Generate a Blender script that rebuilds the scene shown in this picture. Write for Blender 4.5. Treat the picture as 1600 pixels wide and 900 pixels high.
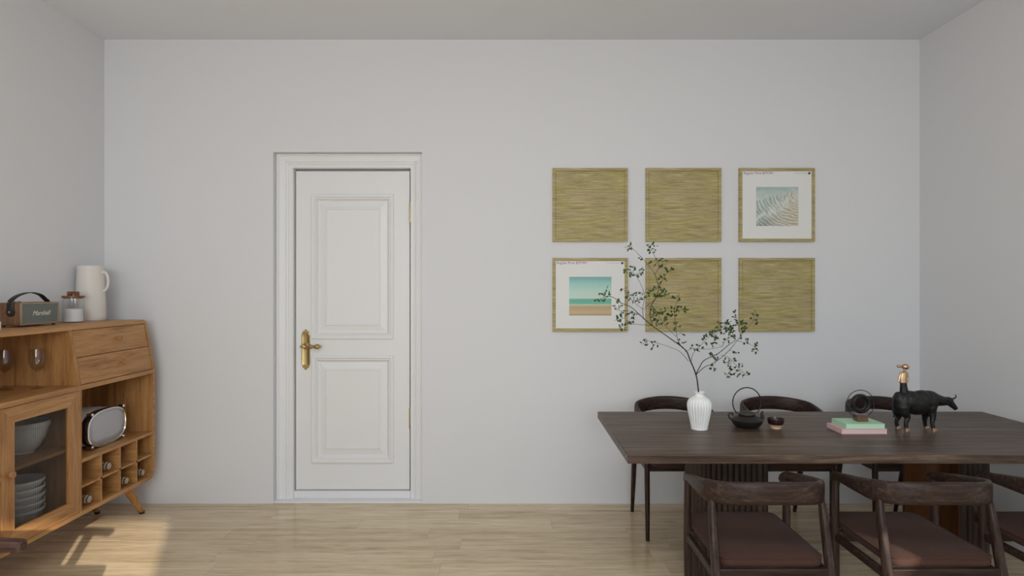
import bpy, bmesh, math, random
from mathutils import Vector, Matrix, Euler
random.seed(7)
PI = math.pi
SC = bpy.context.scene
COL = SC.collection
for o in list(bpy.data.objects):
    bpy.data.objects.remove(o)

# ------------------------------------------------------------------ camera, world, light
FPX, H = 950.0, 1.5
WALL_Y = 4.228; WX = 2.835; CEIL = 3.227; FRONT_Y = -3.0
cam = bpy.data.cameras.new('camera'); cam.sensor_width = 36; cam.lens = FPX / 1600 * 36
co = bpy.data.objects.new('camera', cam); COL.objects.link(co)
co.location = (0, 0, H); co.rotation_euler = (PI / 2, 0, 0); SC.camera = co

w = bpy.data.worlds.new('world'); SC.world = w; w.use_nodes = True
w.node_tree.nodes['Background'].inputs[0].default_value = (0.80, 0.90, 1.0, 1)
w.node_tree.nodes['Background'].inputs[1].default_value = 1.0

SUN_E, AREA_E, FILL_E = 5.5, 88.0, 48.0
sd = bpy.data.lights.new('sun', 'SUN'); sd.energy = SUN_E; sd.angle = math.radians(0.6); sd.color = (1, 0.90, 0.78)
so = bpy.data.objects.new('sun', sd); COL.objects.link(so)
so.rotation_euler = Vector((-0.4526, 1.0, -0.371)).to_track_quat('-Z', 'Y').to_euler()
so.location = (3, -6, 4)
def area(name, loc, direction, sx, sy, e, color=(1, 1, 1)):
    d = bpy.data.lights.new(name, 'AREA'); d.shape = 'RECTANGLE'; d.size = sx; d.size_y = sy
    d.energy = e; d.color = color
    o = bpy.data.objects.new(name, d); COL.objects.link(o); o.location = loc
    o.rotation_euler = Vector(direction).to_track_quat('-Z', 'Y').to_euler()
    return o
area('window_daylight', (-0.25, FRONT_Y + 0.03, 1.95), (0, 1, -0.05), 2.4, 1.3, AREA_E, (0.90, 0.962, 1.0))
area('overhead_fill', (0.2, 0.2, CEIL - 0.1), (0, 0, -1), 2.2, 1.2, FILL_E, (0.905, 0.96, 1.0))  # added soft fill from overhead; the ceiling has no lamp fixture
vs = SC.view_settings
vs.view_transform = 'Standard'; vs.look = 'None'; vs.gamma = 1; vs.use_curve_mapping = False
vs.exposure = 0.0

# ------------------------------------------------------------------ helpers
def at(px, py, y):
    """point at depth y that lies along the line of sight of a photo pixel"""
    return Vector(((px - 800) * y / FPX, y, H - (py - 450) * y / FPX))

def lin(c):
    c = c / 255.0
    return c / 12.92 if c <= 0.04045 else ((c + 0.055) / 1.055) ** 2.4
def rgb(r, g, b): return (lin(r), lin(g), lin(b), 1)

def mat(name):
    m = bpy.data.materials.new(name); m.use_nodes = True
    return m, m.node_tree, m.node_tree.nodes['Principled BSDF']
def N(nt, t, **kw):
    n = nt.nodes.new(t)
    for k, v in kw.items(): setattr(n, k, v)
    return n
def plain(name, c, rough=0.5, metal=0, bump=0.0, bscale=200, vary=0.0, **kw):
    m, nt, p = mat(name)
    tc = N(nt, 'ShaderNodeTexCoord')
    nz = N(nt, 'ShaderNodeTexNoise'); nz.inputs['Scale'].default_value = bscale; nz.inputs['Detail'].default_value = 3
    nt.links.new(tc.outputs['Object'], nz.inputs['Vector'])
    if vary > 0:
        r = N(nt, 'ShaderNodeValToRGB')
        r.color_ramp.elements[0].color = tuple(x * (1 - vary) for x in c[:3]) + (1,)
        r.color_ramp.elements[1].color = tuple(min(1, x * (1 + vary)) for x in c[:3]) + (1,)
        r.color_ramp.elements[0].position = 0.3; r.color_ramp.elements[1].position = 0.7
        nt.links.new(nz.outputs['Fac'], r.inputs[0]); nt.links.new(r.outputs[0], p.inputs['Base Color'])
    else:
        p.inputs['Base Color'].default_value = c
    p.inputs['Roughness'].default_value = rough; p.inputs['Metallic'].default_value = metal
    if bump > 0:
        b = N(nt, 'ShaderNodeBump'); b.inputs['Strength'].default_value = bump; b.inputs['Distance'].default_value = 0.002
        nt.links.new(nz.outputs['Fac'], b.inputs['Height']); nt.links.new(b.outputs[0], p.inputs['Normal'])
    for k, v in kw.items(): p.inputs[k].default_value = v
    return m
def ramp(nt, stops):
    r = N(nt, 'ShaderNodeValToRGB')
    e = r.color_ramp.elements
    while len(e) < len(stops): e.new(0.5)
    for i, (p, c) in enumerate(stops):
        e[i].position = p; e[i].color = c
    return r
def wood(name, stops, axis='Y', scale=1.0, rough=0.45, bump=0.15, stretch=14.0, fine=1.0, world=False):
    m, nt, p = mat(name)
    tc = N(nt, 'ShaderNodeTexCoord'); mp = N(nt, 'ShaderNodeMapping')
    nt.links.new(tc.outputs['Object'], mp.inputs['Vector'])
    s = [stretch * scale] * 3; s['XYZ'.index(axis)] = 1.0 * scale
    mp.inputs['Scale'].default_value = s
    a = N(nt, 'ShaderNodeTexNoise'); a.inputs['Scale'].default_value = 2.2; a.inputs['Detail'].default_value = 5
    a.inputs['Distortion'].default_value = 0.6
    b = N(nt, 'ShaderNodeTexNoise'); b.inputs['Scale'].default_value = 11; b.inputs['Detail'].default_value = 6
    b.inputs['Roughness'].default_value = 0.7
    nt.links.new(mp.outputs[0], a.inputs['Vector']); nt.links.new(mp.outputs[0], b.inputs['Vector'])
    mx = N(nt, 'ShaderNodeMix'); mx.inputs[0].default_value = 0.42 * fine
    nt.links.new(a.outputs['Fac'], mx.inputs[2]); nt.links.new(b.outputs['Fac'], mx.inputs[3])
    r = ramp(nt, stops); nt.links.new(mx.outputs[0], r.inputs[0])
    nt.links.new(r.outputs[0], p.inputs['Base Color'])
    p.inputs['Roughness'].default_value = rough
    bp = N(nt, 'ShaderNodeBump'); bp.inputs['Strength'].default_value = bump; bp.inputs['Distance'].default_value = 0.001
    nt.links.new(mx.outputs[0], bp.inputs['Height']); nt.links.new(bp.outputs[0], p.inputs['Normal'])
    return m

def B(): return bmesh.new()
def add_box(bm, x0, x1, y0, y1, z0, z1):
    return hexa(bm, [(x0, y0, z0), (x1, y0, z0), (x1, y1, z0), (x0, y1, z0), (x0, y0, z1), (x1, y0, z1), (x1, y1, z1), (x0, y1, z1)])
def hexa(bm, c):
    v = [bm.verts.new(p) for p in c]
    for f in ((0, 3, 2, 1), (4, 5, 6, 7), (0, 1, 5, 4), (1, 2, 6, 5), (2, 3, 7, 6), (3, 0, 4, 7)):
        bm.faces.new([v[i] for i in f])
    return v
def add_loops(bm, loops, closed=True, caps=True):
    """skin a list of equal-length vertex loops"""
    L = [[bm.verts.new(p) for p in lp] for lp in loops]
    n = len(L[0])
    for a, b in zip(L, L[1:]):
        for i in range(n if closed else n - 1):
            j = (i + 1) % n
            bm.faces.new((a[i], a[j], b[j], b[i]))
    if caps and closed:
        bm.faces.new(list(reversed(L[0]))); bm.faces.new(L[-1])
    return L
def add_lathe(bm, prof, n=48, c=(0, 0, 0), flute=None, axis='Z'):
    c = Vector(c); loops = []
    for k, (r, z) in enumerate(prof):
        r = max(r, 1e-5); lp = []
        for i in range(n):
            t = 2 * PI * i / n
            rr = r * (flute(t, z) if flute else 1)
            if axis == 'Z': p = Vector((rr * math.cos(t), rr * math.sin(t), z))
            elif axis == 'X': p = Vector((z, rr * math.cos(t), rr * math.sin(t)))
            else: p = Vector((rr * math.sin(t), z, rr * math.cos(t)))
            lp.append(c + p)
        loops.append(lp)
    add_loops(bm, loops)
def smooth_path(pts, k=6):
    pts = [Vector(p) for p in pts]; out = []
    P = [pts[0] * 2 - pts[1]] + pts + [pts[-1] * 2 - pts[-2]]
    for i in range(1, len(P) - 2):
        for j in range(k):
            t = j / k; a, b, c, d = P[i - 1], P[i], P[i + 1], P[i + 2]
            out.append(0.5 * ((2 * b) + (c - a) * t + (2 * a - 5 * b + 4 * c - d) * t * t + (3 * b - a - 3 * c + d) * t ** 3))
    out.append(pts[-1]); return out
def add_sweep(bm, pts, sec, up=(0, 0, 1), n=12, sq=2.0, closed=False, caps=True):
    """sweep a superellipse section (half-width, half-height) along points; sec: (w,h) or function of 0..1"""
    pts = [Vector(p) for p in pts]; up = Vector(up); m = len(pts); loops = []
    for i, p in enumerate(pts):
        if closed: t = pts[(i + 1) % m] - pts[i - 1]
        else: t = pts[min(i + 1, m - 1)] - pts[max(i - 1, 0)]
        t.normalize()
        s = t.cross(up)
        if s.length < 1e-4: s = t.cross(Vector((1, 0, 0)))
        s.normalize(); u = s.cross(t).normalized()
        w_, h_ = sec(i / (m - 1)) if callable(sec) else sec
        lp = []
        for k in range(n):
            a = 2 * PI * k / n; ca, sa = math.cos(a), math.sin(a)
            x = math.copysign(abs(ca) ** (2 / sq), ca) * w_; z = math.copysign(abs(sa) ** (2 / sq), sa) * h_
            lp.append(p + s * x + u * z)
        loops.append(lp)
    if closed:
        loops.append(loops[0]); L = [[bm.verts.new(q) for q in lp] for lp in loops[:-1]]; L.append(L[0])
        for a, b in zip(L, L[1:]):
            for k in range(n): bm.faces.new((a[k], a[(k + 1) % n], b[(k + 1) % n], b[k]))
    else: add_loops(bm, loops, caps=caps)
def add_torus(bm, c, R, r, normal='Y', n=64, k=10, r2=None):
    pts = []
    for i in range(n):
        a = 2 * PI * i / n
        d = (math.cos(a) * R, 0, math.sin(a) * R) if normal == 'Y' else (math.cos(a) * R, math.sin(a) * R, 0)
        pts.append(Vector(c) + Vector(d))
    add_sweep(bm, pts, (r2 or r, r), up=(0, 1, 0) if normal == 'Y' else (0, 0, 1), n=k, closed=True)
def add_ball(bm, c, r, sx=1, sy=1, sz=1, rot=None, seg=16):
    M = Matrix.Translation(c) @ (rot.to_matrix().to_4x4() if rot else Matrix()) @ Matrix.Diagonal((sx * r, sy * r, sz * r, 1))
    bmesh.ops.create_uvsphere(bm, u_segments=seg, v_segments=max(8, seg // 2 + 2), radius=1, matrix=M)
def obj(name, bm, m, parent=None, bevel=0, smooth=True, subsurf=0, loc=None, angle=35):
    bmesh.ops.recalc_face_normals(bm, faces=bm.faces)
    me = bpy.data.meshes.new(name); bm.to_mesh(me); bm.free()
    if m: me.materials.append(m)
    if smooth:
        for p in me.polygons: p.use_smooth = True
        try: me.set_sharp_from_angle(angle=math.radians(angle))
        except Exception: pass
    o = bpy.data.objects.new(name, me); COL.objects.link(o)
    if parent: o.parent = parent
    if loc: o.location = loc
    if bevel:
        b = o.modifiers.new('bevel', 'BEVEL'); b.width = bevel; b.segments = 2; b.limit_method = 'ANGLE'
        b.angle_limit = math.radians(40); b.harden_normals = False
    if subsurf:
        s = o.modifiers.new('sub', 'SUBSURF'); s.levels = subsurf; s.render_levels = subsurf
    return o
def thing(name, label, cat, loc=(0, 0, 0), rz=0, group=None):
    o = bpy.data.objects.new(name, None); COL.objects.link(o); o.location = loc; o.rotation_euler = (0, 0, rz)
    o.empty_display_size = 0.1
    o['label'] = label; o['category'] = cat
    if group: o['group'] = group
    return o
def tag(o, label, cat, group=None):
    o['label'] = label; o['category'] = cat
    if group: o['group'] = group
    return o
def struct(o): o['kind'] = 'structure'; return o
def dup(root, loc, rz, label, group=None):
    r = root.copy(); COL.objects.link(r); r.location = loc; r.rotation_euler = (0, 0, rz); r['label'] = label
    if group: r['group'] = group
    for ch in list(root.children):
        c = ch.copy(); COL.objects.link(c); c.parent = r
        for g in ch.children:
            d = g.copy(); COL.objects.link(d); d.parent = c
    return r
def text_bm(s, size, M, shear=0.0, extrude=0.0002, align='LEFT'):
    cu = bpy.data.curves.new('t', 'FONT'); cu.body = s; cu.size = size; cu.shear = shear; cu.extrude = extrude; cu.align_x = align
    t = bpy.data.objects.new('t', cu); COL.objects.link(t)
    bpy.context.view_layer.update()
    me = bpy.data.meshes.new_from_object(t.evaluated_get(bpy.context.evaluated_depsgraph_get()))
    bpy.data.objects.remove(t); bpy.data.curves.remove(cu)
    bm = B(); bm.from_mesh(me); bpy.data.meshes.remove(me); bm.transform(M); return bm

# ------------------------------------------------------------------ materials
M_wall = plain('wall_paint', rgb(225, 225, 227), 0.75, bump=0.06, bscale=350)
M_ceil = plain('ceiling_paint', rgb(228, 230, 235), 0.8, bump=0.05, bscale=300)
M_doorw = plain('white_lacquer', rgb(235, 235, 235), 0.40)
M_brass = plain('brass', (0.50, 0.37, 0.17, 1), 0.30, 1.0, bump=0.1, bscale=150)
M_oak = wood('oak', [(0.32, rgb(128, 84, 44)), (0.46, rgb(168, 120, 70)), (0.66, rgb(194, 148, 96))], 'Y', 1.0, 0.42)
M_oakv = wood('oak_vertical', [(0.32, rgb(124, 80, 42)), (0.46, rgb(162, 114, 66)), (0.66, rgb(188, 142, 90))], 'Z', 1.0, 0.45)
M_oakx = wood('oak_cross', [(0.32, rgb(128, 84, 44)), (0.46, rgb(168, 120, 70)), (0.66, rgb(194, 148, 96))], 'X', 1.0, 0.42)
M_oakdk = wood('oak_knob', [(0.3, rgb(140, 92, 50)), (0.7, rgb(186, 134, 80))], 'X', 2.0, 0.4)
M_tabletop = wood('smoked_oak', [(0.33, rgb(40, 29, 23)), (0.43, rgb(68, 53, 44)), (0.53, rgb(85, 69, 58)), (0.66, rgb(124, 104, 88))], 'X', 0.9, 0.40, stretch=20)
M_base = wood('fluted_walnut', [(0.3, rgb(36, 28, 25)), (0.5, rgb(58, 47, 41)), (0.72, rgb(82, 70, 61))], 'Z', 1.2, 0.5)
M_baseIn = wood('amber_lining', [(0.3, rgb(74, 44, 22)), (0.7, rgb(118, 74, 38))], 'Z', 1.0, 0.45)
M_chair = wood('dark_walnut', [(0.34, rgb(20, 13, 11)), (0.44, rgb(42, 29, 25)), (0.54, rgb(56, 41, 35)), (0.68, rgb(88, 69, 60))], 'X', 1.8, 0.42, stretch=18)
M_chairz = wood('dark_walnut_upright', [(0.34, rgb(20, 13, 11)), (0.44, rgb(42, 29, 25)), (0.54, rgb(56, 41, 35)), (0.68, rgb(86, 67, 58))], 'Z', 1.8, 0.42, stretch=18)
M_suede = plain('brown_suede', rgb(70, 49, 42), 0.85, bump=0.25, bscale=500, vary=0.10)
M_suede.node_tree.nodes['Principled BSDF'].inputs['Sheen Weight'].default_value = 0.15
M_iron = plain('cast_iron', rgb(38, 36, 34), 0.42, 0.3, bump=0.5, bscale=400)
M_black = plain('black_leather', rgb(26, 25, 25), 0.5, bump=0.4, bscale=600)
M_blackmt = plain('black_bronze', rgb(24, 24, 24), 0.45, 0.2, bump=0.6, bscale=220)
M_gold = plain('copper_gold', (0.62, 0.43, 0.28, 1), 0.36, 1.0, bump=0.3, bscale=150)
M_porc = plain('white_porcelain', rgb(236, 236, 234), 0.5, bump=0.03, bscale=80)
M_stone = plain('ivory_stoneware', rgb(226, 219, 212), 0.55, bump=0.08, bscale=60)
M_bowl = plain('white_glaze', rgb(244, 244, 244), 0.25)

def glass(name, tint=(1, 1, 1, 1), rough=0.0, k=1.0):
    m, nt, p = mat(name)
    nt.nodes.remove(p); out = nt.nodes['Material Output']
    tr = N(nt, 'ShaderNodeBsdfTransparent'); tr.inputs[0].default_value = tint
    gl = N(nt, 'ShaderNodeBsdfGlossy'); gl.inputs['Roughness'].default_value = max(rough, 0.02)
    fr = N(nt, 'ShaderNodeLayerWeight'); fr.inputs['Blend'].default_value = 0.5
    pw = N(nt, 'ShaderNodeMath', operation='POWER'); pw.inputs[1].default_value = 3.0
    ml = N(nt, 'ShaderNodeMath', operation='MULTIPLY_ADD'); ml.inputs[1].default_value = 0.30 * k; ml.inputs[2].default_value = 0.04
    nt.links.new(fr.outputs['Facing'], pw.inputs[0]); nt.links.new(pw.outputs[0], ml.inputs[0])
    mx = N(nt, 'ShaderNodeMixShader')
    nt.links.new(ml.outputs[0], mx.inputs[0]); nt.links.new(tr.outputs[0], mx.inputs[1]); nt.links.new(gl.outputs[0], mx.inputs[2])
    nt.links.new(mx.outputs[0], out.inputs['Surface'])
    return m
M_glass = glass('clear_glass', (0.97, 0.975, 0.975, 1), k=1.0)
M_wine = glass('smoky_glass', (0.90, 0.89, 0.89, 1), k=1.4)

def floor_mat():
    m, nt, p = mat('oak_planks')
    L, W = 1.22, 0.157
    tc = N(nt, 'ShaderNodeTexCoord'); sp = N(nt, 'ShaderNodeSeparateXYZ'); nt.links.new(tc.outputs['Object'], sp.inputs[0])
    def mth(op, a, b=None, c=None):
        n = N(nt, 'ShaderNodeMath', operation=op)
        for i, v in enumerate((a, b, c)):
            if v is None: continue
            if isinstance(v, (int, float)): n.inputs[i].default_value = v
            else: nt.links.new(v, n.inputs[i])
        return n.outputs[0]
    yy = mth('DIVIDE', mth('ADD', sp.outputs['Y'], 0.132), W)
    row = mth('FLOOR', yy); fy = mth('FRACT', yy)
    wn = N(nt, 'ShaderNodeTexWhiteNoise', noise_dimensions='1D'); nt.links.new(row, wn.inputs['W'])
    xx = mth('ADD', mth('DIVIDE', sp.outputs['X'], L), wn.outputs['Value'])
    colm = mth('FLOOR', xx); fx = mth('FRACT', xx)
    wn2 = N(nt, 'ShaderNodeTexWhiteNoise', noise_dimensions='2D')
    cb = N(nt, 'ShaderNodeCombineXYZ'); nt.links.new(row, cb.inputs[0]); nt.links.new(colm, cb.inputs[1]); nt.links.new(cb.outputs[0], wn2.inputs['Vector'])
    r = wn2.outputs['Value']
    gv = N(nt, 'ShaderNodeCombineXYZ')
    nt.links.new(mth('ADD', mth('MULTIPLY', sp.outputs['X'], 1.3), mth('MULTIPLY', r, 17)), gv.inputs[0])
    nt.links.new(mth('MULTIPLY', sp.outputs['Y'], 17), gv.inputs[1]); nt.links.new(mth('MULTIPLY', r, 31), gv.inputs[2])
    a = N(nt, 'ShaderNodeTexNoise'); a.inputs['Scale'].default_value = 1.6; a.inputs['Detail'].default_value = 6; a.inputs['Distortion'].default_value = 0.7
    b = N(nt, 'ShaderNodeTexNoise'); b.inputs['Scale'].default_value = 9; b.inputs['Detail'].default_value = 5
    nt.links.new(gv.outputs[0], a.inputs['Vector']); nt.links.new(gv.outputs[0], b.inputs['Vector'])
    g = mth('ADD', mth('MULTIPLY', a.outputs['Fac'], 0.65), mth('MULTIPLY', b.outputs['Fac'], 0.35))
    g = mth('ADD', g, mth('MULTIPLY', mth('SUBTRACT', r, 0.5), 0.10))
    rp = ramp(nt, [(0.32, rgb(178, 155, 120)), (0.47, rgb(206, 184, 150)), (0.58, rgb(219, 199, 166)), (0.72, rgb(236, 220, 190))])
    nt.links.new(g, rp.inputs[0])
    def edge(f, w_): return mth('GREATER_THAN', mth('ABSOLUTE', mth('SUBTRACT', f, 0.5)), 0.5 - w_)
    seam = mth('MAXIMUM', edge(fy, 0.0085), edge(fx, 0.0012))
    mx = N(nt, 'ShaderNodeMix', data_type='RGBA'); nt.links.new(mth('MULTIPLY', seam, 0.35), mx.inputs[0])
    nt.links.new(rp.outputs[0], mx.inputs[6]); mx.inputs[7].default_value = rgb(110, 92, 70)
    nt.links.new(mx.outputs[2], p.inputs['Base Color'])
    p.inputs['Roughness'].default_value = 0.16; p.inputs['Specular IOR Level'].default_value = 0.45
    bp = N(nt, 'ShaderNodeBump'); bp.inputs['Strength'].default_value = 0.10; bp.inputs['Distance'].default_value = 0.001
    nt.links.new(mth('SUBTRACT', g, seam), bp.inputs['Height']); nt.links.new(bp.outputs[0], p.inputs['Normal'])
    return m

for m_, v_ in ((M_chair, 0.25), (M_chairz, 0.25), (M_tabletop, 0.30), (M_base, 0.2), (M_suede, 0.12), (M_baseIn, 0.3)):
    m_.node_tree.nodes['Principled BSDF'].inputs['Specular IOR Level'].default_value = v_
M_suede.node_tree.nodes['Principled BSDF'].inputs['Sheen Weight'].default_value = 0.04
# ------------------------------------------------------------------ room shell
T = 0.12
b = B(); add_box(b, -WX - T, WX + T, FRONT_Y - T, WALL_Y + 0.25, -0.1, 0); struct(obj('floor', b, floor_mat(), smooth=False))
b = B(); add_box(b, -WX - T, WX + T, FRONT_Y - T, WALL_Y + T, CEIL, CEIL + 0.1); struct(obj('ceiling', b, M_ceil, smooth=False))
b = B(); add_box(b, -WX - T, -WX, FRONT_Y - T, WALL_Y + T, 0, CEIL); struct(obj('wall_left', b, M_wall, smooth=False))
# back wall with the doorway cut out
DX0, DX1, DZ = (427 - 800) * WALL_Y / FPX, (659.5 - 800) * WALL_Y / FPX, H + (450 - 237.5) * WALL_Y / FPX
TB = 0.25
b = B()
add_box(b, -WX, DX0, WALL_Y, WALL_Y + TB, 0, CEIL); add_box(b, DX1, WX, WALL_Y, WALL_Y + TB, 0, CEIL); add_box(b, DX0, DX1, WALL_Y, WALL_Y + TB, DZ, CEIL)
struct(obj('wall_back', b, M_wall, smooth=False))
# right wall with a small window behind the camera
RW = (-1.20, -0.66, 1.57, 1.85)
b = B()
add_box(b, WX, WX + T, FRONT_Y - T, RW[0], 0, CEIL); add_box(b, WX, WX + T, RW[1], WALL_Y + T, 0, CEIL)
add_box(b, WX, WX + T, RW[0], RW[1], 0, RW[2]); add_box(b, WX, WX + T, RW[0], RW[1], RW[3], CEIL)
struct(obj('wall_right', b, M_wall, smooth=False))
# front wall (behind the camera) with the big window
FW = (-1.9, 1.0, 0.12, 2.64)
b = B()
add_box(b, -WX, FW[0], FRONT_Y - T, FRONT_Y, 0, CEIL); add_box(b, FW[1], WX, FRONT_Y - T, FRONT_Y, 0, CEIL)
add_box(b, FW[0], FW[1], FRONT_Y - T, FRONT_Y, 0, FW[2]); add_box(b, FW[0], FW[1], FRONT_Y - T, FRONT_Y, FW[3], CEIL)
struct(obj('wall_front', b, M_wall, smooth=False))
b = B(); fy0, fy1 = FRONT_Y - 0.09, FRONT_Y - 0.03
for x in (FW[0], FW[1] - 0.04): add_box(b, x, x + 0.04, fy0, fy1, FW[2], FW[3])
for z in (FW[2], FW[3] - 0.04): add_box(b, FW[0] + 0.04, FW[1] - 0.04, fy0, fy1, z, z + 0.04)
struct(obj('window_1', b, M_doorw, smooth=False))
b = B()
for y in (RW[0], RW[1] - 0.012): add_box(b, WX + 0.04, WX + 0.08, y, y + 0.012, RW[2], RW[3])
for z in (RW[2], RW[3] - 0.012): add_box(b, WX + 0.04, WX + 0.08, RW[0], RW[1], z, z + 0.012)
struct(obj('window_2', b, M_doorw, smooth=False))

# ------------------------------------------------------------------ door
K = (WALL_Y + 0.055) / FPX
def wx(px): return (px - 800) * K
def wz(py): return H - (py - 450) * K
door = bpy.data.objects.new('door_1', None); COL.objects.link(door); door.location = (wx(549), WALL_Y + 0.078, 0); struct(door)
ox = wx(549)
def ring(bm, x0, x1, z0, z1, prof, fill=False):
    """nested rectangles (inset, y) -> mitred moulding facing -y"""
    loops = []
    for ins, y in prof:
        loops.append([(x0 + ins, y, z0 + ins), (x1 - ins, y, z0 + ins), (x1 - ins, y, z1 - ins), (x0 + ins, y, z1 - ins)])
    L = [[bm.verts.new(p) for p in lp] for lp in loops]
    for a, c in zip(L, L[1:]):
        for i in range(4): bm.faces.new((a[i], a[(i + 1) % 4], c[(i + 1) % 4], c[i]))
    if fill: bm.faces.new(L[-1])
    return L
# casing: profile (offset from the inner edge outwards, y) swept up, over and down
cx0, cx1, cz = wx(457.5) - ox, wx(641) - ox, wz(262.5)
prof = [(0.0, 0.05), (0.0, -0.012), (0.006, -0.018), (0.030, -0.018), (0.034, -0.024), (0.046, -0.026), (0.052, -0.019), (0.058, -0.024),
        (0.098, -0.030), (0.104, -0.026), (0.109, -0.032), (0.118, -0.032), (0.122, -0.028), (0.122, 0.0), (0.122, 0.0)]
b = B(); loops = []
for d, y in prof:
    kl, kt, kr = (cx0 + ox - DX0 - 0.001) / 0.122, (DZ - 0.001 - cz) / 0.122, (DX1 - ox - cx1 - 0.001) / 0.122
    loops.append([(cx0 - d * kl, y, 0.0), (cx0 - d * kl, y, cz + d * kt), (cx1 + d * kr, y, cz + d * kt), (cx1 + d * kr, y, 0.0)])
L = [[b.verts.new(p) for p in lp] for lp in loops]
for a, c in zip(L, L[1:]):
    for i in range(3): b.faces.new((a[i], a[i + 1], c[i + 1], c[i]))
obj('door_frame', b, M_doorw, door, smooth=False)
lx0, lx1, lz0, lz1 = wx(459.3) - ox, wx(638.5) - ox, 0.068, wz(266)
FY = 0.018
b = B()
# leaf built as stiles and rails with two moulded panels
pan = [(wx(484) - ox, wx(613.5) - ox, wz(530.5), wz(302)), (wx(484) - ox, wx(613.5) - ox, wz(726), wz(556))]
add_box(b, lx0, pan[0][0], FY, FY + 0.045, lz0, lz1); add_box(b, pan[0][1], lx1, FY, FY + 0.045, lz0, lz1)
add_box(b, pan[0][0], pan[0][1], FY, FY + 0.045, pan[0][3], lz1)
add_box(b, pan[0][0], pan[0][1], FY, FY + 0.045, pan[1][3], pan[0][2])
add_box(b, pan[0][0], pan[0][1], FY, FY + 0.045, lz0, pan[1][2])
leaf = obj('door_leaf', b, M_doorw, door, smooth=False)
for (x0, x1, z0, z1) in pan:
    b = B()
    pr = [(0, FY), (0.0, FY - 0.010), (0.006, FY - 0.014), (0.018, FY - 0.014), (0.026, FY - 0.006), (0.032, FY - 0.009), (0.040, FY + 0.002), (0.048, FY + 0.012), (0.056, FY + 0.012),
          (0.095, FY + 0.004), (0.100, FY - 0.001), (0.108, FY - 0.001), (0.110, FY + 0.004)]
    ring(b, x0, x1, z0, z1, pr, fill=True)
    obj('door_panel', b, M_doorw, door, smooth=False)
b = B(); add_box(b, cx0, cx1, -0.005, 0.06, 0.014, 0.062); add_box(b, DX0 - ox + 0.001, DX1 - ox - 0.001, -0.0775, 0.06, 0, 0.015); obj('threshold', b, M_doorw, door, bevel=0.003)
b = B(); add_box(b, DX0 - ox + 0.001, DX1 - ox - 0.001, 0.075, 0.10, 0, DZ - 0.001); obj('door_light_seal', b, M_doorw, door, smooth=False)  # unseen panel across the doorway, sized to block outside light around the leaf
# brass handle on long plate
hx = wx(475) - ox; hz = wz(547)
hp = thing('x', 'x', 'x'); bpy.data.objects.remove(hp)
out = []
half = [(0.0, 0.146), (0.008, 0.139), (0.013, 0.131), (0.023, 0.128), (0.021, 0.118), (0.027, 0.112), (0.030, 0.100), (0.030, 0.0)]
out = half + [(x, -z) for x, z in reversed(half[:-1])]
full = out + [(-x, z) for x, z in reversed(out[1:-1])]
b = B()
def inset(pts, k): return [(x * k, z * (1 - (1 - k) * 0.35)) for x, z in pts]
add_loops(b, [[(hx + x, FY - 0.0005, hz + z) for x, z in full], [(hx + x, FY - 0.004, hz + z) for x, z in full],
              [(hx + x, FY - 0.008, hz + z) for x, z in inset(full, 0.82)], [(hx + x, FY - 0.006, hz + z) for x, z in inset(full, 0.66)]])
plate = obj('handle_plate', b, M_brass, door, angle=30)
b = B()
for s in (1, -1):
    for k in range(7):
        a = 2 * PI * k / 7
        add_ball(b, (hx + 0.012 * math.cos(a), FY - 0.008, hz + s * 0.120 + 0.010 * math.sin(a)), 0.0058, 1, 0.7, 1, seg=8)
    add_ball(b, (hx, FY - 0.010, hz + s * 0.120), 0.007, seg=8)
    add_ball(b, (hx, FY - 0.007, hz + s * 0.137), 0.005, seg=8)
obj('plate_rosette', b, M_brass, plate)
b = B()
lzv = wz(541.5)
add_lathe(b, [(0.024, FY - 0.007), (0.024, FY - 0.012), (0.017, FY - 0.016), (0.011, FY - 0.022), (0.010, FY - 0.05), (0.012, FY - 0.060), (0.0, FY - 0.062)], 20, (hx, 0, lzv), axis='Y')
add_lathe(b, [(0.004, -0.024), (0.009, -0.018), (0.011, -0.008), (0.009, 0.0), (0.007, 0.02), (0.008, 0.03), (0.012, 0.038), (0.015, 0.05), (0.012, 0.062), (0.007, 0.072),
              (0.012, 0.079), (0.0175, 0.090), (0.0175, 0.100), (0.012, 0.112), (0.006, 0.119), (0.004, 0.124), (0, 0.127)], 20,
          (hx, FY - 0.052, lzv), axis='X', flute=lambda t, z: 1 + (0.12 * math.cos(7 * t + z * 180) if z > 0.035 else 0))
obj('door_handle', b, M_brass, door)
for zc in (wz(331), wz(655)):
    b = B(); add_lathe(b, [(0.0, -0.074), (0.005, -0.072), (0.006, -0.066), (0.006, 0.066), (0.005, 0.072), (0, 0.074)], 12, (lx1 + 0.003, FY - 0.004, zc))
    obj('hinge', b, M_brass, door)

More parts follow.
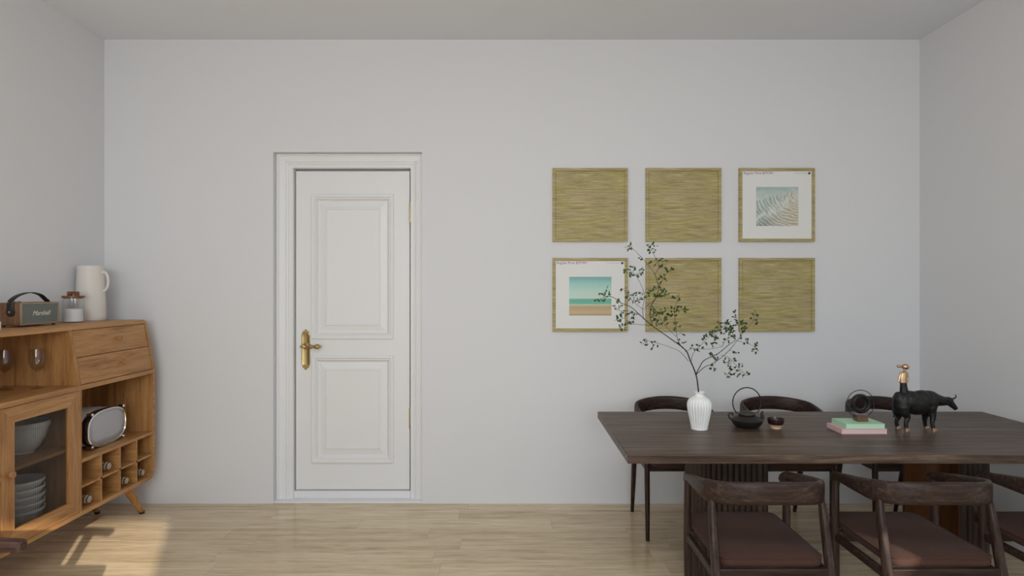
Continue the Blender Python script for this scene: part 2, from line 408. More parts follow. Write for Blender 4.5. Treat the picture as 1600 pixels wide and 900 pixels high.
# ------------------------------------------------------------------ picture frames
def frame_wood():
    m, nt, p = mat('weathered_olive_wood')
    tc = N(nt, 'ShaderNodeTexCoord'); mp = N(nt, 'ShaderNodeMapping'); mp.inputs['Scale'].default_value = (4.0, 4.0, 95)
    nt.links.new(tc.outputs['Object'], mp.inputs['Vector'])
    a = N(nt, 'ShaderNodeTexNoise'); a.inputs['Scale'].default_value = 1.5; a.inputs['Detail'].default_value = 10; a.inputs['Roughness'].default_value = 0.78; a.inputs['Distortion'].default_value = 0.35
    nt.links.new(mp.outputs[0], a.inputs['Vector'])
    r = ramp(nt, [(0.34, rgb(78, 66, 38)), (0.43, rgb(134, 120, 72)), (0.50, rgb(164, 150, 98)), (0.56, rgb(178, 160, 116)), (0.64, rgb(216, 204, 168))])
    nt.links.new(a.outputs['Fac'], r.inputs[0])
    mp2 = N(nt, 'ShaderNodeMapping'); mp2.inputs['Scale'].default_value = (1.5, 1.5, 7); nt.links.new(tc.outputs['Object'], mp2.inputs['Vector'])
    c = N(nt, 'ShaderNodeTexNoise'); c.inputs['Scale'].default_value = 1.6; c.inputs['Detail'].default_value = 3; nt.links.new(mp2.outputs[0], c.inputs['Vector'])
    r2 = ramp(nt, [(0.35, rgb(190, 182, 96)), (0.65, rgb(196, 176, 150))]); nt.links.new(c.outputs['Fac'], r2.inputs[0])
    mx = N(nt, 'ShaderNodeMix', data_type='RGBA', blend_type='MIX'); mx.inputs[0].default_value = 0.28
    nt.links.new(r.outputs[0], mx.inputs[6]); nt.links.new(r2.outputs[0], mx.inputs[7]); nt.links.new(mx.outputs[2], p.inputs['Base Color'])
    p.inputs['Roughness'].default_value = 0.6
    bp = N(nt, 'ShaderNodeBump'); bp.inputs['Strength'].default_value = 0.3; bp.inputs['Distance'].default_value = 0.001
    nt.links.new(a.outputs['Fac'], bp.inputs['Height']); nt.links.new(bp.outputs[0], p.inputs['Normal'])
    return m
M_fw = frame_wood()
M_card = plain('card_white', rgb(232, 231, 228), 0.6)
M_purple = plain('purple_ink', rgb(150, 60, 130), 0.6)
M_grayink = plain('grey_ink', rgb(170, 170, 175), 0.6)
M_blueink = plain('blue_ink', rgb(40, 60, 90), 0.6)
def beach_mat():
    m, nt, p = mat('beach_print'); tc = N(nt, 'ShaderNodeTexCoord'); sp = N(nt, 'ShaderNodeSeparateXYZ')
    nt.links.new(tc.outputs['Generated'], sp.inputs[0])
    nz = N(nt, 'ShaderNodeTexNoise'); nz.inputs['Scale'].default_value = 30; nz.inputs['Detail'].default_value = 4; nt.links.new(tc.outputs['Generated'], nz.inputs['Vector'])
    ad = N(nt, 'ShaderNodeMath', operation='MULTIPLY_ADD'); ad.inputs[1].default_value = 0.02; nt.links.new(nz.outputs['Fac'], ad.inputs[0]); nt.links.new(sp.outputs['Z'], ad.inputs[2])
    r = ramp(nt, [(0.0, rgb(176, 140, 104)), (0.08, rgb(204, 184, 144)), (0.20, rgb(194, 168, 124)), (0.265, rgb(198, 174, 134)), (0.275, rgb(220, 218, 196)), (0.295, rgb(180, 208, 184)), (0.30, rgb(128, 192, 170)),
                  (0.37, rgb(104, 182, 160)), (0.44, rgb(112, 184, 168)), (0.45, rgb(204, 222, 208)), (0.62, rgb(194, 222, 208)), (0.85, rgb(158, 208, 200)), (0.97, rgb(126, 182, 176))])
    nt.links.new(ad.outputs[0], r.inputs[0])
    sh = N(nt, 'ShaderNodeMix', data_type='RGBA', blend_type='OVERLAY'); sh.inputs[0].default_value = 0.2
    n2 = N(nt, 'ShaderNodeTexNoise'); n2.inputs['Scale'].default_value = 70; nt.links.new(tc.outputs['Generated'], n2.inputs['Vector'])
    nt.links.new(r.outputs[0], sh.inputs[6]); nt.links.new(n2.outputs['Fac'], sh.inputs[7]); nt.links.new(sh.outputs[2], p.inputs['Base Color'])
    p.inputs['Roughness'].default_value = 0.5; return m
def wave_mat():
    m, nt, p = mat('surf_print')
    at_ = N(nt, 'ShaderNodeVertexColor'); at_.layer_name = 'ink'
    nt.links.new(at_.outputs['Color'], p.inputs['Base Color']); p.inputs['Roughness'].default_value = 0.5; return m
from mathutils import noise
def surf_colour(u, v):
    def fb(x, y, o=4): return noise.fractal(Vector((x, y, 3.1)), 1.0, 2.0, o)
    def mixc(a, c, t): t = max(0, min(1, t)); return [a[i] * (1 - t) + c[i] * t for i in range(3)]
    w1, w2 = 0.03 * fb(u * 4, v * 4), 0.03 * fb(u * 4 + 9, v * 4)
    x, y = u + w1, v + w2
    # horizon line falls from the right crest to the left
    hor = 0.66 + 0.10 * math.sin(x * 3.0 - 0.4) + 0.10 * max(0, x - 0.62) * 4 * (1 - max(0, x - 0.85) * 5)
    dx, dy = x - 1.08, (y - 0.74) * 1.15
    r = math.hypot(dx, dy); an = math.atan2(dy, dx)
    st = math.sin(r * 74 + 2.6 * fb(an * 4, r * 6) + an * 6.0)
    fine_ = fb(r * 60, an * 8, 3)
    tan_, brn, wht, teal, dteal = (190, 172, 142), (158, 138, 108), (226, 226, 220), (150, 172, 164), (96, 116, 106)
    base = mixc(teal, tan_, (x - 0.25) * 1.6 + (0.35 - y) * 0.8)
    base = mixc(base, brn, 0.6 * max(0, 0.45 - y) * 2 * (0.6 + fb(x * 6, y * 12)))
    if x < 0.45: base = mixc(base, dteal, max(0, 0.5 - y) * (0.45 - x) * 6)
    foam = max(0, st) ** 1.5 * (0.85 if x + y > 0.55 else 0.6) + 0.35 * max(0, fine_)
    c = mixc(base, wht, foam)
    c = mixc(c, dteal, 0.45 * max(0, -st - 0.55) * 2 * (1.2 - x * 0.6))
    crest = math.exp(-((y - (0.16 + 0.60 * x)) / 0.13) ** 2) * (0.7 + 0.9 * fb(x * 9, y * 9))
    c = mixc(c, (228, 230, 226), crest * 0.75 if x < 0.8 else crest * 0.4)
    sky = mixc((206, 212, 204), (140, 172, 170), (y - 0.68) / 0.32 + 0.25 * (0.5 - x)); sky = mixc(sky, (222, 222, 216), 0.5 * fb(x * 5, y * 12))
    c = mixc(c, sky, (y - hor) / 0.06 + 0.4 * fb(x * 10, y * 10))
    c = mixc(c, (236, 236, 232), 0.22)
    return (lin(c[0]), lin(c[1]), lin(c[2]), 1)
def ink_grid(name, x0, x1, z0, z1, y, m, parent, n=110):
    me = bpy.data.meshes.new(name); vs_, fs = [], []
    for j in range(n + 1):
        for i in range(n + 1): vs_.append((x0 + (x1 - x0) * i / n, y, z0 + (z1 - z0) * j / n))
    for j in range(n):
        for i in range(n): a = j * (n + 1) + i; fs.append((a, a + 1, a + n + 2, a + n + 1))
    me.from_pydata(vs_, [], fs); ca = me.color_attributes.new('ink', 'FLOAT_COLOR', 'POINT')
    for k in range(len(vs_)): ca.data[k].color = surf_colour((k % (n + 1)) / n, (k // (n + 1)) / n)
    me.materials.append(m); o = bpy.data.objects.new(name, me); COL.objects.link(o); o.parent = parent; return o
M_beach, M_wave = beach_mat(), wave_mat()
cols = [(863.5, 981), (1009.5, 1127.3), (1155.5, 1273.5)]; rows = [(262.5, 377.5), (403, 518)]
words = {
    (0, 0): ('empty olive wood picture frame, upper row, above the framed beach print', None),
    (0, 1): ('empty olive wood picture frame, middle of the upper row', None),
    (0, 2): ('framed white-matted print of a curling surf wave, upper right', M_wave),
    (1, 0): ('framed white-matted print of a teal sea and sandy beach, lower left', M_beach),
    (1, 1): ('empty olive wood picture frame directly behind the leafy branch', None),
    (1, 2): ('empty olive wood picture frame directly below the framed surf wave print', None)}
FT = 0.022
for ri, (y0, y1) in enumerate(rows):
    for ci, (x0, x1) in enumerate(cols):
        k = (WALL_Y - FT) / FPX
        X0, X1, Z0, Z1 = (x0 - 800) * k, (x1 - 800) * k, H - (y1 - 450) * k, H - (y0 - 450) * k
        cx, W_, Hh = (X0 + X1) / 2, X1 - X0, Z1 - Z0
        lab, pm = words[(ri, ci)]
        t = thing('picture_frame', lab, 'picture frame', (cx, WALL_Y, Z0), group='square wooden frames on the wall')
        bw, hw = 0.021, W_ / 2
        b = B()
        L = ring(b, -hw, hw, 0, Hh, [(0, 0.0), (0, -FT), (bw - 0.003, -FT), (bw, -FT + 0.003), (bw, -0.001)])
        obj('moulding', b, M_fw, t, smooth=False)
        b = B(); add_box(b, -hw + bw, hw - bw, -0.012, -0.001, bw, Hh - bw)
        obj('back_board', b, M_fw, t, smooth=False)
        if pm:
            b = B(); add_box(b, -hw + bw - 0.001, hw - bw + 0.001, -0.0165, -0.0121, bw - 0.001, Hh - bw + 0.001)
            card = obj('mat_board', b, M_card, t, smooth=False); card['label'] = 'white card with a printed header line'
            ph = {(0, 2): (1182, 1248, 292, 353), (1, 0): (889.5, 955.5, 432.5, 493)}[(ri, ci)]
            a0, a1, c0, c1 = (ph[0] - 800) * k - cx, (ph[1] - 800) * k - cx, H - (ph[3] - 450) * k - Z0, H - (ph[2] - 450) * k - Z0
            if pm is M_wave: ink_grid('art_print', a0, a1, c0, c1, -0.0169, pm, card)
            else:
                b = B(); add_box(b, a0, a1, -0.0172, -0.0166, c0, c1); obj('art_print', b, pm, card, smooth=False)
            R = Matrix.Rotation(PI / 2, 4, 'X'); zt = Hh - bw - 0.021
            bt = text_bm('Regular Price $79.99+', 0.0235, Matrix.Translation((-hw + bw + 0.008, -0.0167, zt)) @ R)
            obj('header_text', bt, M_purple, card, smooth=False)
            bt = text_bm('tax and free shipping', 0.011, Matrix.Translation((hw - bw - 0.030, -0.0167, zt + 0.004)) @ R, align='RIGHT')
            obj('header_text', bt, M_grayink, card, smooth=False)
            b = B(); add_box(b, hw - bw - 0.024, hw - bw - 0.009, -0.0172, -0.0166, zt - 0.001, zt + 0.014); obj('header_mark', b, M_blueink, card, smooth=False)

# ------------------------------------------------------------------ dining table
TZ = 0.78; TX0, TX1, TY0, TY1 = 0.499, 2.738, 2.621, 3.544
tcx, tcy = (TX0 + TX1) / 2, (TY0 + TY1) / 2
tb = thing('dining_table', 'long dark smoked-wood dining table with fluted pedestal bases', 'table', (tcx, tcy, 0))
b = B(); add_box(b, TX0 - tcx, TX1 - tcx, TY0 - tcy, TY1 - tcy, TZ - 0.0385, TZ)
obj('tabletop', b, M_tabletop, tb, bevel=0.003)
def c_plan(xt, xo, y0, y1, n=40, p=3.0):
    """C-shaped plan, open at xt, bulging to xo"""
    pts = []; yc, hy = (y0 + y1) / 2, (y1 - y0) / 2; ax = (xo - xt)
    for i in range(n + 1):
        a = -PI / 2 + PI * i / n
        ca, sa = math.cos(a), math.sin(a)
        pts.append(Vector((xt + ax * (abs(ca) ** (2 / p)), yc + hy * math.copysign(abs(sa) ** (2 / p), sa), 0)))
    return pts
def resample(pts, step):
    d = [0]
    for a, c in zip(pts, pts[1:]): d.append(d[-1] + (c - a).length)
    n = max(2, int(round(d[-1] / step))); out = []; j = 0
    for i in range(n + 1):
        s = d[-1] * i / n
        while j < len(d) - 2 and d[j + 1] < s: j += 1
        t = (s - d[j]) / max(1e-9, d[j + 1] - d[j]); out.append(pts[j].lerp(pts[j + 1], t))
    return out
def pedestal(xt, xo):
    pts = resample(c_plan(xt - tcx, xo - tcx, 2.86 - tcy, 3.30 - tcy, 200), 0.0034)
    m = len(pts); cen = Vector((xt - tcx, 3.08 - tcy, 0)); o_, i_, l_ = [], [], []
    for i, q in enumerate(pts):
        t = (pts[min(i + 1, m - 1)] - pts[max(i - 1, 0)]).normalized(); nrm = Vector((t.y, -t.x, 0))
        if nrm.dot(q - cen) < 0: nrm = -nrm
        ph = (i * 0.0034 / 0.027) % 1.0
        bump = 0.011 * math.sqrt(max(0, 1 - (2 * ph - 1) ** 2)) if 0.06 < ph < 0.94 else -0.002
        o_.append(q + nrm * (bump - 0.011)); i_.append(q - nrm * 0.020); l_.append(q - nrm * 0.026)
    zt = TZ - 0.0385
    b = B(); lo = o_ + list(reversed(i_))
    add_loops(b, [[p for p in lo], [p + Vector((0, 0, zt)) for p in lo]], caps=True)
    pp = obj('pedestal', b, M_base, tb, angle=50)
    b = B(); lo = i_ + list(reversed(l_))
    add_loops(b, [[p for p in lo], [p + Vector((0, 0, zt)) for p in lo]], caps=True)
    q = obj('pedestal_lining', b, M_baseIn, pp, angle=50); q['label'] = 'smooth amber wood inner lining'
pedestal(1.21, 0.895); pedestal(2.12, 2.325)

# ------------------------------------------------------------------ dining chairs
def build_chair(label, group):
    t = thing('dining_chair', label, 'chair', (0, 0, 0), group=group)
    hwx = 0.212
    # bent top rail that runs from arm tip to arm tip
    ctrl = [(-0.205, 0.262, 0.665), (-0.214, 0.235, 0.690), (-0.222, 0.14, 0.706), (-0.226, 0.03, 0.718), (-0.215, -0.055, 0.726), (-0.165, -0.115, 0.735), (-0.08, -0.148, 0.744), (0, -0.155, 0.747)]
    ctrl = ctrl + [(-x, y, z) for x, y, z in reversed(ctrl[:-1])]
    path = smooth_path(ctrl, 6)
    def sec(u):
        a = abs(u - 0.5) * 2          # 0 back centre, 1 arm tip
        h = 0.043 if a < 0.42 else 0.043 + (0.019 - 0.043) * min(1, (a - 0.42) / 0.35)
        if a > 0.965: h *= 0.75
        w_ = 0.0125 if a < 0.4 else 0.0125 + 0.0035 * min(1, (a - 0.4) / 0.3)
        return (w_, h)
    b = B(); add_sweep(b, path, sec, n=16, sq=3.0); obj('top_rail', b, M_chair, t, angle=60)
    for s in (-1, 1):
        b = B(); p = smooth_path([(s * 0.209, 0.2375, 0.0), (s * 0.211, 0.2385, 0.25), (s * 0.213, 0.238, 0.45), (s * 0.213, 0.235, 0.66), (s * 0.212, 0.233, 0.685)], 4)
        add_sweep(b, p, lambda u: (0.0115 + 0.0045 * math.sin(PI * min(1, u * 1.1)), 0.0115 + 0.0045 * math.sin(PI * min(1, u * 1.1))), up=(0, 1, 0), n=12, sq=2.4)
        obj('leg', b, M_chairz, t)
        b = B(); p = smooth_path([(s * 0.207, -0.2375, 0.0), (s * 0.210, -0.182, 0.22), (s * 0.212, -0.128, 0.44), (s * 0.210, -0.082, 0.64), (s * 0.206, -0.072, 0.70)], 4)
        add_sweep(b, p, lambda u: (0.011 + 0.006 * math.sin(PI * min(1, u * 1.05)), 0.011 + 0.008 * math.sin(PI * min(1, u * 1.05))), up=(0, 1, 0), n=12, sq=2.4)
        obj('leg', b, M_chairz, t)
    # seat frame: four rails
    b = B()
    add_box(b, -0.203, 0.203, 0.222, 0.246, 0.412, 0.458)
    add_box(b, -0.203, 0.203, -0.140, -0.116, 0.420, 0.462)
    for s in (-1, 1):
        add_box(b, min(s * 0.200, s * 0.222), max(s * 0.200, s * 0.222), -0.12, 0.235, 0.415, 0.446)
    obj('seat_frame', b, M_chair, t, bevel=0.005)
    # cushion, rounded slab with a welt
    b = B(); loops = []
    def rr(hx_, y0, y1, z, r=0.04, n=6):
        pts = []
        for (cx_, cy_, a0) in ((hx_ - r, y1 - r, 0), (-hx_ + r, y1 - r, PI / 2), (-hx_ + r, y0 + r, PI), (hx_ - r, y0 + r, 3 * PI / 2)):
            for i in range(n + 1):
                a = a0 + PI / 2 * i / n; pts.append((cx_ + r * math.cos(a), cy_ + r * math.sin(a), z))
        return pts
    y0, y1, hx_ = -0.125, 0.345, 0.196
    for ins, z in ((0.012, 0.459), (0.003, 0.463), (0.0, 0.472), (0.0, 0.486), (0.0035, 0.4925), (0.002, 0.495), (0.012, 0.4995), (0.05, 0.506), (0.12, 0.510)):
        loops.append(rr(hx_ - ins, y0 + ins, y1 - ins, z, r=max(0.012, 0.04 - ins * 0.2)))
    add_loops(b, loops); cu = obj('seat_cushion', b, M_suede, t, angle=60)
    b = B(); add_sweep(b, [Vector(p) for p in rr(hx_ + 0.0005, y0 - 0.0005, y1 + 0.0005, 0.4945)], (0.0022, 0.0022), n=6, closed=True)
    obj('piping', b, M_suede, cu)
    return t
gf, gb = 'dining chairs on the near side of the table', 'dining chairs against the back wall'
ch = build_chair('dark walnut armchair nearest the fluted left pedestal, near side of table', gf)
ch.location = (0.969, 2.383, 0)
dup(ch, (1.606, 2.383, 0), 0, 'middle dark walnut armchair on near side, sunlit patch on its seat', gf)
dup(ch, (2.245, 2.383, 0), 0, 'rightmost near-side dark walnut armchair, cut off by the right picture edge', gf)
dup(ch, (1.014, 3.8455, 0), PI, 'dark armchair by the back wall, partly hidden behind white vase', gb)
dup(ch, (1.690, 3.8455, 0), PI, 'dark armchair by the back wall, directly behind the iron kettle', gb)
dup(ch, (2.366, 3.8455, 0), PI, 'dark armchair by the back wall, behind ring ornament and buffalo', gb)

# ------------------------------------------------------------------ sideboard
CF, CT = -2.40, -2.46           # front plane, recessed top front
CB = -2.828                     # back
Y0, Y1, Z0, Z1, ZM = 2.33, 4.09, 0.228, 1.289, 0.957
sb = thing('sideboard', 'oak sideboard with wine rack, reeded glass doors and slanted drawers', 'cabinet', (CB, (Y0 + Y1) / 2, 0))
SX, SY = CB, (Y0 + Y1) / 2
def fx(z, d=0.0):
    return (CF if z <= ZM else CF + (CT - CF) * (z - ZM) / (Z1 - ZM)) + d
def rloop(y0, y1, z0, z1, rb, rt, n=8):
    pts = []
    for (cy_, cz_, a0, r) in ((y1 - rb, z0 + rb, -PI / 2, rb), (y1 - rt, z1 - rt, 0, rt), (y0 + rt, z1 - rt, PI / 2, rt), (y0 + rb, z0 + rb, PI, rb)):
        for i in range(n + 1):
            a = a0 + PI / 2 * i / n; pts.append((cy_ + r * math.cos(a), cz_ + r * math.sin(a)))
        if cz_ < 0.6 and cy_ > 3: pts.append((y1, ZM))
    i = len(pts) - (n + 1); pts.insert(i, (y0, ZM))
    return pts
th = 0.026
po = rloop(Y0, Y1, Z0, Z1, 0.065, 0.035); pi_ = rloop(Y0 + th, Y1 - th, Z0 + th, Z1 - th, 0.042, 0.012)
b = B()
def V(x, y, z): return (x - SX, y - SY, z)
lo = [[V(CB, y, z) for y, z in po], [V(fx(z, -0.004), y, z) for y, z in po],
      [V(fx(z), y * 0.997 + SY * 0.003, z * 0.995 + 0.004) for y, z in po],
      [V(fx(z), y, z) for y, z in pi_], [V(CB, y, z) for y, z in pi_]]
L = add_loops(b, lo, caps=False)
for i in range(len(po)):
    j = (i + 1) % len(po); b.faces.new((L[0][i], L[0][j], L[4][j], L[4][i]))
cc = obj('carcass', b, M_oak, sb, angle=40); cc.data.materials.append(M_oakv)
for pl in cc.data.polygons:
    if abs(pl.normal.y) > 0.7: pl.material_index = 1
b = B(); add_box(b, CB + 0.002 - SX, CB + 0.012 - SX, Y0 + 0.02 - SY, Y1 - 0.02 - SY, Z0 + 0.02, Z1 - 0.02)
obj('back_panel', b, M_oakv, sb, smooth=False)
YD = 3.372                       # divider between doors and open section
b = B()
def slantbox(b, y0, y1, z0, z1, xb, d=0.0, t=None):
    """block whose front follows the slanted front; t gives a thin slab"""
    f0, f1 = fx(z0, d), fx(z1, d); b0, b1 = (xb, xb) if t is None else (f0 - t, f1 - t)
    hexa(b, [V(b0, y0, z0), V(f0, y0, z0), V(f0, y1, z0), V(b0, y1, z0), V(b1, y0, z1), V(f1, y0, z1), V(f1, y1, z1), V(b1, y1, z1)])
slantbox(b, YD, YD + 0.018, ZM, Z1 - th + 0.002, CB + 0.012)
slantbox(b, YD, YD + 0.022, Z0 + th - 0.002, ZM - 0.026, CB + 0.012)
obj('divider', b, M_oakv, sb, bevel=0.0015)
b = B(); slantbox(b, Y0 + 0.02, Y1 - 0.02, ZM - 0.027, ZM, CB + 0.012, d=-0.0005); obj('middle_shelf', b, M_oak, sb, bevel=0.002)
# two drawers
yd0, yd1 = YD + 0.0205, Y1 - th - 0.002
zs = [ZM + 0.003, (ZM + Z1 - th) / 2, Z1 - th - 0.003]
for k in range(2):
    b = B(); slantbox(b, yd0, yd1, zs[k] + (0.0015 if k else 0), zs[k + 1] - (0.0015 if k == 0 else 0), None, d=-0.003, t=0.30)
    dr = obj('drawer', b, M_oak, sb, bevel=0.0015)
    zc = (zs[k] + zs[k + 1]) / 2 + 0.006; yc = 3.76
    b = B(); add_lathe(b, [(0.008, -0.004), (0.008, 0.010), (0.014, 0.014), (0.0165, 0.021), (0.015, 0.028), (0.0, 0.030)], 20, V(fx(zc), yc, zc), axis='X')
    obj('knob', b, M_oakdk, dr)
# open section shelf and bottle rack
b = B(); slantbox(b, YD + 0.02, Y1 - 0.02, 0.523, 0.543, CB + 0.012, d=-0.002); obj('shelf', b, M_oak, sb, bevel=0.0015)
ys = [YD + 0.022, 3.5585, 3.729, 3.8935, Y1 - th]
b = B(); zr0, zr1 = Z0 + th, 0.523; zmid = (zr0 + zr1) / 2
for y in ys[1:4]: slantbox(b, y - 0.006, y + 0.006, zr0 - 0.001, zr1, CB + 0.012, d=-0.003)
slantbox(b, ys[0], ys[4], zmid - 0.006, zmid + 0.006, CB + 0.012, d=-0.003)
obj('bottle_rack', b, M_oakx, sb, smooth=False)
# glazed doors
def reeded():
    m, nt, p = mat('reeded_glass'); nt.nodes.remove(p); out = nt.nodes['Material Output']
    tr = N(nt, 'ShaderNodeBsdfTransparent'); tr.inputs[0].default_value = (0.93, 0.93, 0.93, 1)
    rf = N(nt, 'ShaderNodeBsdfTranslucent'); rf.inputs[0].default_value = (0.5, 0.5, 0.5, 1)
    gl = N(nt, 'ShaderNodeBsdfGlossy'); gl.inputs['Roughness'].default_value = 0.25; gl.inputs[0].default_value = (0.6, 0.6, 0.6, 1)
    tc = N(nt, 'ShaderNodeTexCoord'); sp = N(nt, 'ShaderNodeSeparateXYZ'); nt.links.new(tc.outputs['Object'], sp.inputs[0])
    m1 = N(nt, 'ShaderNodeMath', operation='MULTIPLY'); m1.inputs[1].default_value = 2 * PI / 0.0125; nt.links.new(sp.outputs['Y'], m1.inputs[0])
    sn = N(nt, 'ShaderNodeMath', operation='SINE'); nt.links.new(m1.outputs[0], sn.inputs[0])
    r = ramp(nt, [(0.0, (0.02, 0.02, 0.02, 1)), (0.55, (0.04, 0.04, 0.04, 1)), (1.0, (0.26, 0.26, 0.26, 1))])
    ma = N(nt, 'ShaderNodeMath', operation='MULTIPLY_ADD'); ma.inputs[1].default_value = 0.5; ma.inputs[2].default_value = 0.5; nt.links.new(sn.outputs[0], ma.inputs[0]); nt.links.new(ma.outputs[0], r.inputs[0])
    rt = ramp(nt, [(0.0, (0.48, 0.48, 0.48, 1)), (0.6, (0.96, 0.96, 0.96, 1))]); nt.links.new(ma.outputs[0], rt.inputs[0]); nt.links.new(rt.outputs[0], tr.inputs[0])
    a = N(nt, 'ShaderNodeMixShader'); nt.links.new(r.outputs[0], a.inputs[0]); nt.links.new(tr.outputs[0], a.inputs[1]); nt.links.new(rf.outputs[0], a.inputs[2])
    c = N(nt, 'ShaderNodeMixShader'); c.inputs[0].default_value = 0.035; nt.links.new(a.outputs[0], c.inputs[1]); nt.links.new(gl.outputs[0], c.inputs[2])
    nt.links.new(c.outputs[0], out.inputs['Surface']); return m
M_reed = reeded()
zd0, zd1 = Z0 + th + 0.002, ZM - 0.029
for (a0, a1, knob_y) in ((2.860, YD - 0.003, 2.897), (Y0 + th + 0.002, 2.857, 2.815)):
    b = B(); xf, xb = CF - 0.001, CF - 0.021
    st = 0.076
    # mitred frame
    def mring(bm, y0, y1, z0, z1, prf):
        Ls = [[bm.verts.new(V(x, yy, zz)) for yy, zz in ((y0 + i, z0 + i), (y1 - i, z0 + i), (y1 - i, z1 - i), (y0 + i, z1 - i))] for i, x in prf]
        for A, Cc in zip(Ls, Ls[1:] + [Ls[0]]):
            for i in range(4): bm.faces.new((A[i], A[(i + 1) % 4], Cc[(i + 1) % 4], Cc[i]))
    mring(b, a0, a1, zd0, zd1, [(0, xb), (0, xf - 0.001), (0.001, xf), (st - 0.001, xf), (st, xf - 0.001), (st, xb)])
    dd = obj('door', b, M_oakv, sb, smooth=False); dd.data.materials.append(M_oak)
    for pl in dd.data.polygons:
        c_ = pl.center; yy_ = c_.y + SY; zz_ = c_.z
        if min(zz_ - zd0, zd1 - zz_) < min(yy_ - a0, a1 - yy_): pl.material_index = 1
    # reeded pane
    b = B(); nr = int((a1 - a0 - 2 * st + 0.012) / 0.0125) * 6; front, back = [], []
    for i in range(nr + 1):
        y = a0 + st - 0.006 + (a1 - a0 - 2 * st + 0.012) * i / nr
        front.append((CF - 0.0115 + 0.0012 * abs(math.sin((y - SY) * PI / 0.0125)), y)); back.append((CF - 0.0155, y))
    lo = front + list(reversed(back))
    add_loops(b, [[V(x, y, zd0 + st - 0.006) for x, y in lo], [V(x, y, zd1 - st + 0.006) for x, y in lo]])
    obj('glass_pane', b, M_reed, dd, angle=60)
    b = B(); add_lathe(b, [(0.006, -0.002), (0.006, 0.008), (0.016, 0.013), (0.019, 0.020), (0.016, 0.027), (0.0, 0.028)], 20, V(CF - 0.001, knob_y, 0.609), axis='X')
    obj('knob', b, M_oakdk, dd)
b = B(); slantbox(b, Y0 + 0.02, YD + 0.002, 0.607, 0.625, CB + 0.012, d=-0.024); obj('shelf', b, M_oak, sb, smooth=False)
# splayed legs
for (xt, yt, xo, yo) in ((-2.485, 3.905, -2.462, 4.045), (-2.735, 3.905, -2.760, 4.045), (-2.485, 2.52, -2.462, 2.38), (-2.735, 2.52, -2.760, 2.38)):
    b = B(); p0, p1 = Vector(V(xt, yt, Z0 + 0.004)), Vector(V(xo, yo, 0.0))
    loops = []
    for u in (0, 0.3, 0.6, 0.93):
        q = p0.lerp(p1, u); r_ = 0.034 - 0.019 * u
        loops.append([q + Vector((r_ * math.cos(2 * PI * k / 20), r_ * math.sin(2 * PI * k / 20), 0)) for k in range(20)])
    add_loops(b, loops); lg = obj('leg', b, M_oakv, sb)
    b = B(); q = p0.lerp(p1, 0.93); add_lathe(b, [(0.0155, 0.0), (0.0165, q.z * 0.98)], 20, (p1.x, p1.y, 0)); obj('foot_cap', b, M_black, lg)

# wine bottles lying in the rack, necks outward
M_bottle = glass('dark_bottle_glass', (0.25, 0.16, 0.10, 1), k=1.5)
M_bottle = plain('brown_bottle_glass', rgb(58, 34, 22), 0.12)
M_foil = plain('champagne_foil', (0.46, 0.39, 0.31, 1), 0.35, 0.8, bump=0.1, bscale=200)
blist = [(1, zmid + 0.006, 'wine bottle in the upper rack row, alone in its row'), (0, zr0, 'wine bottle in the lower rack row, leftmost and nearest the door'),
         (2, zr0, 'wine bottle in the lower rack row, third cell from left'), (3, zr0, 'wine bottle in the lower rack row, rightmost cell nearest the wall')]
for ci, zb, lab in blist:
    yc = (ys[ci] + ys[ci + 1]) / 2; R_ = 0.037
    t = thing('wine_bottle', lab, 'bottle', (CF - 0.36, yc, zb), group='wine bottles in the sideboard rack')
    zc = R_ + 0.0005
    b = B(); add_lathe(b, [(0.0, 0.0), (0.030, 0.0), (R_, 0.006), (R_, 0.19), (0.033, 0.215), (0.020, 0.240), (0.0145, 0.255), (0.0135, 0.27)], 28, (0, 0, zc), axis='X')
    obj('bottle_body', b, M_bottle, t)
    b = B(); add_lathe(b, [(0.0140, 0.268), (0.0145, 0.296), (0.0225, 0.298), (0.0225, 0.310), (0.0180, 0.312), (0.0180, 0.318), (0.0240, 0.320), (0.0240, 0.330), (0.0195, 0.333), (0.0195, 0.346), (0.0160, 0.348), (0, 0.3485)], 28, (0, 0, zc), axis='X')
    obj('neck_foil', b, M_foil, t)

# white rounded appliance in the open niche
M_applw = plain('glossy_white_shell', rgb(225, 224, 222), 0.25)
M_face = plain('pale_grey_gloss', rgb(176, 176, 180), 0.15, 0.35)
M_rim = plain('chrome', (0.75, 0.75, 0.75, 1), 0.15, 1.0)
ay0, ay1, az0, ah = 3.535, 3.895, 0.543, 0.222
t = thing('countertop_oven', 'white rounded appliance with chrome-rimmed glossy face in the open niche', 'appliance', (-2.60, (ay0 + ay1) / 2, az0))
def sup(hw_, hh, x, n=48, p=2.7, zc=ah / 2 + 0.001):
    return [(x, math.copysign(abs(math.cos(a)) ** (2 / p), math.cos(a)) * hw_, zc + math.copysign(abs(math.sin(a)) ** (2 / p), math.sin(a)) * hh) for a in [2 * PI * i / n for i in range(n)]]
hw_, hh = (ay1 - ay0) / 2, ah / 2
b = B(); add_loops(b, [sup(hw_ * 0.7, hh * 0.7, -0.14), sup(hw_ * 0.9, hh * 0.92, -0.115), sup(hw_ * 0.97, hh * 0.98, -0.06), sup(hw_ * 0.985, hh, 0.02), sup(hw_ * 0.97, hh * 0.985, 0.088)])
obj('housing', b, M_applw, t, angle=50)
b = B(); add_loops(b, [sup(hw_ * 0.975, hh * 0.98, 0.0875), sup(hw_ * 0.985, hh * 0.99, 0.094), sup(hw_ * 0.985, hh * 0.99, 0.112), sup(hw_ * 0.93, hh * 0.93, 0.118)]); obj('gasket', b, M_black, t)
